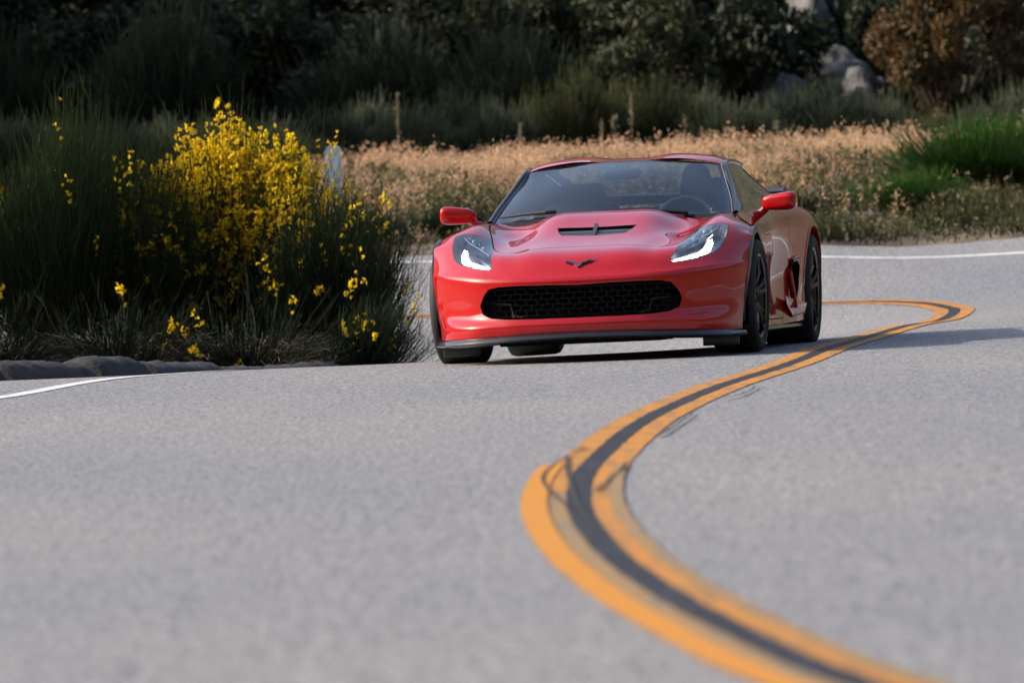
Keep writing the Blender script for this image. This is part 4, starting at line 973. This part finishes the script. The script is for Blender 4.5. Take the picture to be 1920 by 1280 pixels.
# ---- broom bushes
def broom(name, x, y, height, radius, n, seed, label, flowers=0, m='broom', lean=(0, 0), low=.25, fl_dir=None, group=None, twigs=60, cat='bush', thick=.0034, sprawl=0):
    n = int(n * .7); rg = np.random.default_rng(seed); z0 = float(ground(x, y)) - .02
    root = empty(name, (x, y, z0)); tag(root, label, cat, group)
    a = rg.uniform(0, 2 * math.pi, n); rr = np.sqrt(rg.random(n)); lump = 1 + .22 * np.sin(a * 3 + seed) + .15 * np.sin(a * 5 + seed * 2)
    tip = np.stack([rr * radius * lump * np.cos(a), rr * radius * lump * np.sin(a)], 1)
    hgt = height * (1 - .42 * rr ** 2) * rg.uniform(.66, 1.03, n) * (1 + .10 * np.sin(tip[:, 0] * 7 + seed) * np.cos(tip[:, 1] * 6))
    t0 = rg.uniform(0, low, n) + rr * .05; low_mask = rg.random(n) < .3; hgt[low_mask] *= rg.uniform(.35, .8, low_mask.sum())
    st = np.stack([tip[:, 0] * (.25 + t0 * .9), tip[:, 1] * (.25 + t0 * .9), height * t0 * .9 + 0 * rr], 1)
    en = np.stack([tip[:, 0] + lean[0] * hgt, tip[:, 1] + lean[1] * hgt, hgt], 1) + np.stack([rg.normal(0, .08, n), rg.normal(0, .08, n), 0 * rr], 1)
    if sprawl:
        en[:, :2] *= 1.25; en[:, 2] *= rg.uniform(.35, 1.1, n); en += rg.normal(0, .10, (n, 3)) * [1, 1, .4]; en[:, 2] = np.maximum(en[:, 2], .03)
    md = st * .45 + en * .55 + np.stack([tip[:, 0] * .16, tip[:, 1] * .16, 0 * rr], 1) + rg.normal(0, .025, (n, 3))
    ts = np.linspace(0, 1, 5); path = np.stack([(1 - t) ** 2 * st + 2 * t * (1 - t) * md + t * t * en for t in ts], 1)
    rad = np.linspace(1.2, .45, 5)[None] * thick * rg.uniform(.7, 1.3, n)[:, None]
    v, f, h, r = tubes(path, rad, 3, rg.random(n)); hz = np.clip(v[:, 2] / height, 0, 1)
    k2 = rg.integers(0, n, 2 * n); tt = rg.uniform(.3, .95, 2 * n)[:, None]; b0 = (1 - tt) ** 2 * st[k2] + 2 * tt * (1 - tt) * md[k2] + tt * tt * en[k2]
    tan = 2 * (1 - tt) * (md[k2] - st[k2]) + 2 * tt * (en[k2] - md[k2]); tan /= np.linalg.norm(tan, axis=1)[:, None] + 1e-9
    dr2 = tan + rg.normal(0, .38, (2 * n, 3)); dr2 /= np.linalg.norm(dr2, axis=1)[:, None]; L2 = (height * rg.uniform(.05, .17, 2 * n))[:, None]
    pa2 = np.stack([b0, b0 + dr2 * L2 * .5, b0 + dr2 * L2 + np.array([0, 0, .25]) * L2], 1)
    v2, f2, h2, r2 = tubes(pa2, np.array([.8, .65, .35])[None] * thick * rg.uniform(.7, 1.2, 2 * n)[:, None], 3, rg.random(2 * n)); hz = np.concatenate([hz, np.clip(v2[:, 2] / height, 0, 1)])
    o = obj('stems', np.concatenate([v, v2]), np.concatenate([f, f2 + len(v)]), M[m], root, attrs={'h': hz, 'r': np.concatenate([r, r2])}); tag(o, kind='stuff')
    if twigs:
        k = twigs; a = rg.uniform(0, 2 * math.pi, k); L = rg.uniform(.5, 1.0, k) * radius * 1.15
        s0 = np.stack([.15 * radius * np.cos(a), .15 * radius * np.sin(a), rg.uniform(0, .15, k) * height], 1)
        e0 = np.stack([L * np.cos(a), L * np.sin(a), rg.uniform(.12, .55, k) * height], 1); m0 = (s0 + e0) / 2 + np.stack([0 * a, 0 * a, rg.uniform(.05, .2, k)], 1)
        path = np.stack([(1 - t) ** 2 * s0 + 2 * t * (1 - t) * m0 + t * t * e0 + rg.normal(0, .012, (k, 3)) for t in np.linspace(0, 1, 7)], 1)
        v, f, h, r = tubes(path, np.linspace(1.6, .4, 7)[None] * .006 * rg.uniform(.6, 1.4, k)[:, None], 3, rg.random(k))
        obj('branches', v, f, M['twig'], root, attrs={'h': h, 'r': r})
    if flowers:
        wgt = np.ones(n)
        if fl_dir is not None:
            cx, cz, sx, sz = fl_dir; wgt = np.exp(-(((en[:, 0] - cx) / sx) ** 2 + ((en[:, 2] - cz) / sz) ** 2))
        pick = rg.choice(n, flowers, p=wgt / wgt.sum()); k = rg.integers(4, 13, flowers); tot = int(k.sum()); idx = np.repeat(pick, k)
        t = 1 - np.abs(rg.normal(.03, .13, tot)); t = np.clip(t, .45, .985)[:, None]
        c = (1 - t) ** 2 * st[idx] + 2 * t * (1 - t) * md[idx] + t * t * en[idx] + rg.normal(0, .016, (tot, 3))
        vs_, fs_, rs_ = [], [], []; off = 0; rv = rg.random(tot)
        for q in range(3):
            v, f, r = flakes(c + rg.normal(0, .005, (tot, 3)), .0185, rg, rv, .5); vs_.append(v); fs_.append(f + off); rs_.append(r); off += len(v)
        r = np.concatenate(rs_); o = obj('flowers', np.concatenate(vs_), np.concatenate(fs_), M['flower'], root, attrs={'h': r, 'r': r}, smooth=False); tag(o, kind='stuff')
    return root
broom('broom_bush', -3.02, 66.5, 2.0, .78, 4800, 21, 'tall dark green broom bush with only a few yellow flowers', 18, 'broom', lean=(.03, 0))
broom('broom_bush', -1.98, 67.0, 1.90, .90, 6200, 22, 'broom bush covered with bright yellow flowers beside the bend', 1650, 'broom', lean=(.05, 0), fl_dir=(.02, 1.55, .85, .95))
broom('broom_bush', -1.20, 65.9, 1.50, .50, 2300, 23, 'sparsely flowering green broom nearest the red car', 36, 'broom_dark', lean=(.06, 0))
broom('broom_bush', -2.6, 64.4, .78, .62, 1000, 24, 'low young broom in front of the flowering bush', 9, 'broom_dark', lean=(.10, 0), low=.1, twigs=200, sprawl=1)
broom('broom_bush', -3.45, 64.2, .75, .70, 1000, 25, 'low dark broom tangle below the tall bush', 5, 'broom_dark', lean=(.14, 0), low=.1, twigs=240, sprawl=1)
broom('broom_bush', -0.98, 64.6, .66, .36, 1100, 26, 'small drooping broom at the tip of the bend', 8, 'broom_dark', lean=(.22, 0), low=.1, twigs=40)
broom('broom_bush', -3.95, 66.5, 1.75, .55, 900, 27, 'half-dead broom with many bare brown twigs', 10, 'twig', lean=(.05, 0), twigs=160)
broom('broom_bush', -1.75, 64.6, .74, .62, 1000, 29, 'low dark broom growing over the kerb', 8, 'broom_dark', lean=(.10, 0), low=.1, twigs=220, sprawl=1)
broom('broom_bush', -5.3, 64.0, 2.2, .95, 2600, 28, 'unseen broom bush added out of view to shade the tall dark one', 0, 'broom_dark', twigs=40)  # out-of-view bush added to throw shade on the tall bush

# ---- marker post
px0 = P(625, 273, 74.0); zg = float(ground(px0[0], 74.0)); hgt = px0[2] - zg
post = empty('marker_post', (float(px0[0]), 74.0, zg)); tag(post, 'pale blue-white paddle marker post behind the flowering bush', 'post')
w_ = .064; prof = [(-w_, 0), (w_, 0), (w_, hgt - .04), (w_ * .8, hgt - .012), (w_ * .5, hgt), (-w_ * .5, hgt), (-w_ * .8, hgt - .012), (-w_, hgt - .04)]
mb = MB(); n = len(prof); mb.add([(a, t + .012 * math.cos(a / w_ * 1.4), b) for t in (-.006, .006) for a, b in prof], [tuple(range(n)), tuple(range(n, 2 * n))[::-1]] + [(i, n + i, n + (i + 1) % n, (i + 1) % n) for i in range(n)]); mb.build('paddle', M['post'], post, angle=30)
mb = MB(); mb.box((0, -.006, hgt - .14), (.085, .012, .11)); mb.build('reflector', mat('white_reflector', (.62, .68, .74), .3), post, bevel=.002)

# ---- grassy bank beyond the far lane
def scatter(n, x0, x1, y0, y1, rg): return rg.uniform(x0, x1, n), rg.uniform(y0, y1, n)
rg = np.random.default_rng(41); n = 30000
x, y = scatter(n, -1.9, 6.4, 82.4, 93, rg); patch = np.sin(x * 2.1 + 1) * np.cos(y * 1.3) + .6 * np.sin(x * 5.3 + y * 2.2)
kp = rg.random(n) < np.clip(.10 + .9 * sstep(84.2, 87.0, y + .35 * patch), 0, 1); x, y, patch = x[kp], y[kp], patch[kp]; n = len(x)
z = ground(x, y); tuft = np.sin(x * 9.1 + 2 * np.sin(y * 3.1)) * np.sin(y * 5.7 + x * 2.3); hgt = rg.uniform(.08, .26, n) * np.clip(1 + .35 * patch + .35 * tuft, .35, 2); tilt_ = rg.normal(0, .07, (n, 2)) + [.03, 0]
base = np.stack([x, y, z], 1); tipp = base + np.stack([tilt_[:, 0], tilt_[:, 1], hgt], 1); wd = np.stack([rg.uniform(.003, .006, n) * np.cos(rg.random(n) * 6), .003 + 0 * x, 0 * x], 1)
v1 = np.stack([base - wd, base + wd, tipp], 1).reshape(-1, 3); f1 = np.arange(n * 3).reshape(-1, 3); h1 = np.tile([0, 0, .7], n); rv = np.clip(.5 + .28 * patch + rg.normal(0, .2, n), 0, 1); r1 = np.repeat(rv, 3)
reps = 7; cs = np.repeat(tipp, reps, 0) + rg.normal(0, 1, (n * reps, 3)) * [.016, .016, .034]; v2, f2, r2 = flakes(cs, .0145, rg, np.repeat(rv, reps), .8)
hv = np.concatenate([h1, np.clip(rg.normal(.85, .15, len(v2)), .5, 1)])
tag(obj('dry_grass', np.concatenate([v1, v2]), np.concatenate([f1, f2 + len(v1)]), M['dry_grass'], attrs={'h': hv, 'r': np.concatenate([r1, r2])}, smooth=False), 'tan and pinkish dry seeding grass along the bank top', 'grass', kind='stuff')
n = 36000; x, y = scatter(n, -4.5, 6.4, 80.3, 88.6, rg); patch = np.sin(x * 3.3 + y) + np.cos(y * 2.9 - x * 1.7)
pp = np.stack([x, y], 1); kp = (rg.random(n) < np.clip(.62 + .4 * patch, .10, 1)) & ~inside(road_poly, pp) & (seg_dist(road_poly[::2], pp) > .12 + .2 * rg.random(n)); x, y, patch = x[kp], y[kp], patch[kp]; n = len(x); z = ground(x, y)
c = np.stack([x, y, z], 1); tp = c + np.stack([rg.normal(0, .07, n), rg.normal(0, .07, n), rg.uniform(.06, .24, n) * (1 + .35 * np.maximum(patch, -1))], 1); wd = np.stack([rg.uniform(.004, .009, n), .004 + 0 * x, 0 * x], 1)
v1 = np.stack([c - wd, c + wd, tp], 1).reshape(-1, 3); f1 = np.arange(n * 3).reshape(-1, 3); rv = np.clip(.45 + .3 * np.sin(x * 6 + y * 3) + rg.normal(0, .25, n), 0, 1)
v2, f2, r2 = flakes(np.repeat(c * .3 + tp * .7, 2, 0) + rg.normal(0, .02, (2 * n, 3)), .026, rg, np.repeat(rv, 2))
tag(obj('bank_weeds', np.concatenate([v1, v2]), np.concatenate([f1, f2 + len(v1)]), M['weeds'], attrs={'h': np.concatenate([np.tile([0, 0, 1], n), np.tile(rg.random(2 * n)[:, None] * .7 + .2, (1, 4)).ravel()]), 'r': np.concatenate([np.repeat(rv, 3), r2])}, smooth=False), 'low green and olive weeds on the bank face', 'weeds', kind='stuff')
broom('green_bush', 4.2, 84.3, .74, .80, 3400, 31, 'bright green bush on the bank right beside the far lane', 0, 'bright_green', lean=(-.05, 0), twigs=10, thick=.005)
broom('green_bush', 3.55, 83.3, .42, .55, 2000, 32, 'small green tuft at the foot of the bank beside the bright green bush', 0, 'bright_green', lean=(-.05, 0), twigs=15, thick=.005)
broom('green_bush', 5.0, 84.6, .75, .6, 1800, 33, 'tall green bush behind the bright green one on the bank', 0, 'bright_green', twigs=20, thick=.006)
broom('green_bush', 2.45, 83.2, .34, .30, 800, 34, 'low green clump on the bank just behind the car tail', 0, 'broom', twigs=10, thick=.005)
broom('green_bush', 1.9, 83.4, .30, .34, 800, 35, 'flat olive clump at the bank foot behind the car', 0, 'olive', twigs=10, thick=.005)
broom('green_bush', -.45, 83.3, .36, .36, 900, 36, 'small olive clump at the bank foot beside the car mirror', 0, 'broom', twigs=10, thick=.005)
broom('green_bush', -1.15, 83.4, .32, .30, 800, 37, 'small grey-green clump at the bank foot beyond the broom', 0, 'sage', twigs=10, thick=.005)

# ---- stones
def stone(name, p, r, seed, label, parent=None, group=None):
    rg = np.random.default_rng(seed); bm = bmesh.new(); bmesh.ops.create_icosphere(bm, subdivisions=4, radius=1)
    ax = rg.normal(0, 1, (9, 3)); ax /= np.linalg.norm(ax, axis=1)[:, None]; cut = rg.uniform(.55, .9, 9)
    for q in bm.verts:
        c = np.array(q.co)
        for a, k in zip(ax, cut):
            d = c @ a
            if d > k: c = c - a * (d - k) * .9
        c = c * (1 + .10 * math.sin(c[0] * 5 + seed) * math.sin(c[2] * 6 + seed * 2) + .06 * math.sin(c[1] * 11 + c[2] * 9)); c[0] += .28 * c[2] * math.sin(seed * 1.7)
        q.co = Vector(c * (np.array(r)))
    me = bpy.data.meshes.new(name); bm.to_mesh(me); bm.free(); o = link(name, me, M['rock']); o.location = p
    tag(o, label, 'rock', group); return o
for k, (px_, d, r) in enumerate(((1640, 83.2, (.10, .10, .05)), (1655, 82.9, (.07, .08, .035)), (1790, 83.0, (.06, .06, .03)), (1600, 84.6, (.12, .1, .05)))):
    x = (px_ - 960) / F_PX * d; stone('bank_stone', (x, d, float(ground(x, d)) + r[2] * .4), r, 50 + k, 'small tan stone lying among the bank weeds', group='stones on the bank')
for k, (px_, top, d, wr) in enumerate(((1500, -40, 106, .75), (1590, 84, 104, .55), (1470, 138, 102.5, .5), (1625, 128, 101.5, .45))):
    q = P(px_, top, d); x = q[0]; zz = float(ground(x, d)); hh = (q[2] - zz) / 2 / .8
    stone('rock_outcrop', (x, d, zz + hh * .7), (wr * .8, wr, hh), 60 + k, 'pale grey rock outcrop showing between the slope shrubs beside the rusty oak', group='rock outcrops on the slope')

# ---- scrub on the hillside: templates and copies
def shoots_mesh(seed, n=2000, h=1.0, r=.55, thick=.0055):
    rg = np.random.default_rng(seed); a = rg.uniform(0, 2 * math.pi, n); rr = np.sqrt(rg.random(n)); lump = 1 + .3 * np.sin(a * 3 + seed)
    tip = np.stack([rr * r * lump * np.cos(a), rr * r * lump * np.sin(a)], 1); hg = h * (1 - .5 * rr ** 2) * rg.uniform(.45, 1.05, n) * (1 + .12 * np.sin(a * 4 + seed))
    st = np.stack([tip[:, 0] * .5, tip[:, 1] * .5, hg * rg.uniform(0, .35, n)], 1); en = np.stack([tip[:, 0], tip[:, 1], hg], 1) + rg.normal(0, .07, (n, 3)); md = (st + en) / 2 + rg.normal(0, .03, (n, 3))
    path = np.stack([st, md, en], 1); v, f, hh, q = tubes(path, np.array([1.1, 1, .5])[None] * thick * rg.uniform(.7, 1.4, n)[:, None], 3, rg.random(n))
    k2 = rg.integers(0, n, n); b0 = md[k2] * .5 + en[k2] * .5; d2 = (en - st)[k2]; d2 /= np.linalg.norm(d2, axis=1)[:, None]; d2 = d2 + rg.normal(0, .45, (n, 3)); L2 = rg.uniform(.06, .18, n)[:, None]
    v2, f2, _, q2 = tubes(np.stack([b0, b0 + d2 * L2 * .5, b0 + d2 * L2], 1), np.array([.8, .7, .4])[None] * thick * np.ones((n, 1)), 3, rg.random(n))
    v = np.concatenate([v, v2]); f = np.concatenate([f, f2 + len(v) - len(v2)]); q = np.concatenate([q, q2])
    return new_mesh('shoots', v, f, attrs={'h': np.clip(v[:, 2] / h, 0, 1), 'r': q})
def crown_mesh(seed, n=13000, h=1.0, r=.55, leaf=.030, clumps=44, flat_base=.05):
    rg = np.random.default_rng(seed); u = rg.normal(0, 1, (clumps, 3)); u /= np.linalg.norm(u, axis=1)[:, None]; 
    c = u * np.array([r, r, h * .5]) * rg.uniform(.5, 1.0, clumps)[:, None] + [0, 0, h * .46]; c[:, 2] = np.maximum(c[:, 2], flat_base)
    cr_ = rg.uniform(.16, .34, clumps) * r; br = rg.random(clumps); k = rg.integers(0, clumps, n)
    d = rg.normal(0, 1, (n, 3)); d /= np.linalg.norm(d, axis=1)[:, None]; p = c[k] + d * (cr_[k] * rg.random(n) ** .45)[:, None]
    v, f, q = flakes(p, leaf, rg, np.clip(br[k] * .6 + rg.random(n) * .4, 0, 1))
    return new_mesh('crown', v, f, attrs={'r': q, 'h': q}, smooth=False), c
def limbs_mesh(c, seed, h):
    rg = np.random.default_rng(seed); k = len(c); s0 = np.tile([0, 0, 0.], (k, 1)) + rg.normal(0, .02, (k, 3)) * [1, 1, 0]; m0 = np.stack([c[:, 0] * .3, c[:, 1] * .3, h * .3 + 0 * c[:, 0]], 1)
    path = np.stack([(1 - t) ** 2 * s0 + 2 * t * (1 - t) * m0 + t * t * c for t in np.linspace(0, 1, 6)], 1)
    v, f, hh, q = tubes(path, np.linspace(1, .25, 6)[None] * .022 * h * rg.uniform(.6, 1.2, k)[:, None], 5); return new_mesh('trunk', v, f, attrs={'h': hh, 'r': q})
SH = [shoots_mesh(70 + k) for k in range(4)]
CRN = [crown_mesh(80 + k) for k in range(4)]; LMB = [limbs_mesh(CRN[k][1], 90 + k, 1.0) for k in range(4)]
def place(kind, k, px_, d, top_y=None, size=None, width=None, rot=0, label='', group=None, m='sage', cat='shrub', name='scrub_bush'):
    x = (px_ - 960) / F_PX * d; zg = float(ground(x, d)); h = size if size else P(px_, top_y, d)[2] - zg
    root = empty(name, (x, d, zg - .03)); root.rotation_euler.z = rot; w_ = width if width else h; root.scale = (w_, w_, h); tag(root, label, cat, group)
    def part(nm, me, mm):
        me = me if me.materials and me.materials[0] == mm else (me.copy() if me.materials else me)
        o = link(nm, me, mm, root); return o
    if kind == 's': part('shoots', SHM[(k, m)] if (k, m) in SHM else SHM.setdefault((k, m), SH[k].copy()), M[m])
    else:
        part('crown', CRM[(k, m)] if (k, m) in CRM else CRM.setdefault((k, m), CRN[k][0].copy()), M[m]); part('trunk', LMB[k], M['twig'])
    return root
SHM, CRM = {}, {}
lab_s = 'upright grey-green scrub behind the dry grass bank'; lab_d = 'dark leafy chaparral shrub on the shaded hillside'; lab_o = 'olive-green upright scrub behind the dry grass bank'
rg = np.random.default_rng(77)
near_row = [(20, 92, 215, 's'), (120, 93, 225, 's'), (220, 91, 230, 's'), (320, 92.5, 220, 's'), (410, 91, 240, 's'), (500, 92, 225, 's'), (570, 90.5, 255, 's'), (600, 97, 205, 's'), (690, 98, 185, 's'), (770, 96.5, 200, 's'), (850, 98, 170, 's'), (930, 97, 190, 's'), (1010, 98, 175, 'o'), (1085, 96.5, 130, 'o'), (1160, 98, 160, 'o'), (1240, 97, 150, 'o'), (1310, 98, 170, 's'), (1380, 96.5, 195, 's'), (1460, 98, 185, 's'), (1530, 97, 150, 's'), (1600, 96.5, 175, 's'), (1665, 97.5, 180, 's'), (1745, 96, 215, 'o'), (1830, 98, 200, 's'), (1905, 97, 160, 's'), (1990, 98, 150, 's')]
for k, (a, d, ty, c) in enumerate(near_row):
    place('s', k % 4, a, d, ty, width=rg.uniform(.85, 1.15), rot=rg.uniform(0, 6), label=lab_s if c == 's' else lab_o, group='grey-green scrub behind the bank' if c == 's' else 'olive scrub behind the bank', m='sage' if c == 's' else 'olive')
mid_row = [(-60, 104, 2.6, 2.6, 'leaf_dark'), (110, 106, 2.4, 2.5, 'leaf_dark'), (270, 103, 2.0, 2.3, 'leaf_dark'), (430, 106, 2.5, 2.6, 'leaf_dark'), (580, 103, 1.8, 2.1, 'leaf_dark'), (720, 106, 2.2, 2.4, 'leaf_dark'), (880, 104, 2.0, 2.3, 'leaf_dark'), (1010, 107, 2.2, 2.3, 'leaf_dark'), (1130, 104, 1.8, 1.7, 'leaf_dark'), (1330, 103, 2.5, 2.3, 'leaf_dark'), (1545, 101, .9, .7, 'leaf_dark'), (1655, 106, 1.9, 1.2, 'leaf_dark'), (1960, 104, 2.4, 2.2, 'leaf_dark'), (2080, 106, 2.6, 2.4, 'leaf_dark')]
lab_v = 'olive-green leafy shrub among the dark chaparral'
for k, (a, d, h, w_, m_) in enumerate(mid_row):
    ol = 1000 < a < 1200 or 700 < a < 900 or a > 1900
    place('c', k % 4, a, d, size=h, width=w_, rot=rg.uniform(0, 6), label=lab_v if ol else lab_d, group='olive shrubs on the hillside' if ol else 'dark chaparral on the hillside', m='leaf_olive' if ol else m_)
for k in range(26):
    a = -140 + k * 90 + rg.uniform(-40, 40); d = rg.uniform(114, 120)
    if 1440 < a < 1640: d = 122
    place('c', (k + 1) % 4, a, d, size=rg.uniform(2.2, 3.0), width=rg.uniform(2.2, 2.8), rot=rg.uniform(0, 6), label=lab_d, group='dark chaparral on the hillside', m='leaf_dark')
for k in range(18):
    a = -100 + k * 130 + rg.uniform(-60, 60)
    if 1400 < a < 1930: continue
    place('s', k % 4, a, rg.uniform(100, 109), size=rg.uniform(1.2, 1.8), width=rg.uniform(1.4, 1.9), rot=rg.uniform(0, 6), label='feathery upright scrub high on the shaded hillside', group='feathery scrub on the hillside', m='sage')
place('c', 2, 1780, 101, size=2.15, width=1.55, rot=1, label='rusty brown-leaved oak standing at the right of the slope', m='leaf_rust', cat='tree', name='oak_tree')
place('c', 0, 1230, 101.5, size=1.9, width=1.2, rot=2, label='olive-green leafy shrub among the dark chaparral', group='olive shrubs on the hillside', m='leaf_olive')
# unseen oaks added out of view to shade the left of the hillside
for k, (x, d, h) in enumerate(((-9.5, 97, 6.5), (-11, 103, 7.5), (-12, 110, 8), (-9, 91, 4.5), (-13, 117, 8.5))):
    zg = float(ground(x, d)); r = empty('oak_tree', (x, d, zg - .05)); r.scale = (h * .62, h * .62, h); r.rotation_euler.z = k; tag(r, 'large unseen oak added to shade the scrub slope from the left', 'tree', 'added shade oaks left of the slope')
    link('crown', CRM[(k % 4, 'leaf_dark')], M['leaf_dark'], r); link('trunk', LMB[k % 4], M['twig'], r)
# ---- pale seed stalks
def stalk(px_, py0, d, h, seed):
    rg = np.random.default_rng(seed); x = (px_ - 960) / F_PX * d; zg = float(ground(x, d)); q = P(px_, py0, d); root = empty('seed_stalk', (x, d, zg)); H_ = q[2] - zg
    tag(root, 'tall pale seed stalk rising from the scrub behind the bank', 'plant', 'pale stalks behind the bank')
    v, f, hh, r = tubes(np.array([[[0, 0, 0], [.01, 0, H_ * .5], [.0, .01, H_]]]), np.array([[.005, .004, .002]]), 4); obj('stem', v, f, M['pale_stalk'], root, attrs={'h': hh, 'r': r})
    c = np.stack([rg.normal(0, .015, 60), rg.normal(0, .015, 60), H_ - h * rg.random(60)], 1); v, f, r = flakes(c, .013, rg); obj('seed_head', v, f, M['pale_stalk'], root, attrs={'h': .7 + .3 * r, 'r': r}, smooth=False)
for k, (a, b, h) in enumerate(((745, 172, .35), (1183, 172, .32), (1127, 222, .25), (1150, 215, .2), (1283, 215, .3), (1456, 225, .22), (975, 230, .18))): stalk(a, b, 94.3, h, 200 + k)
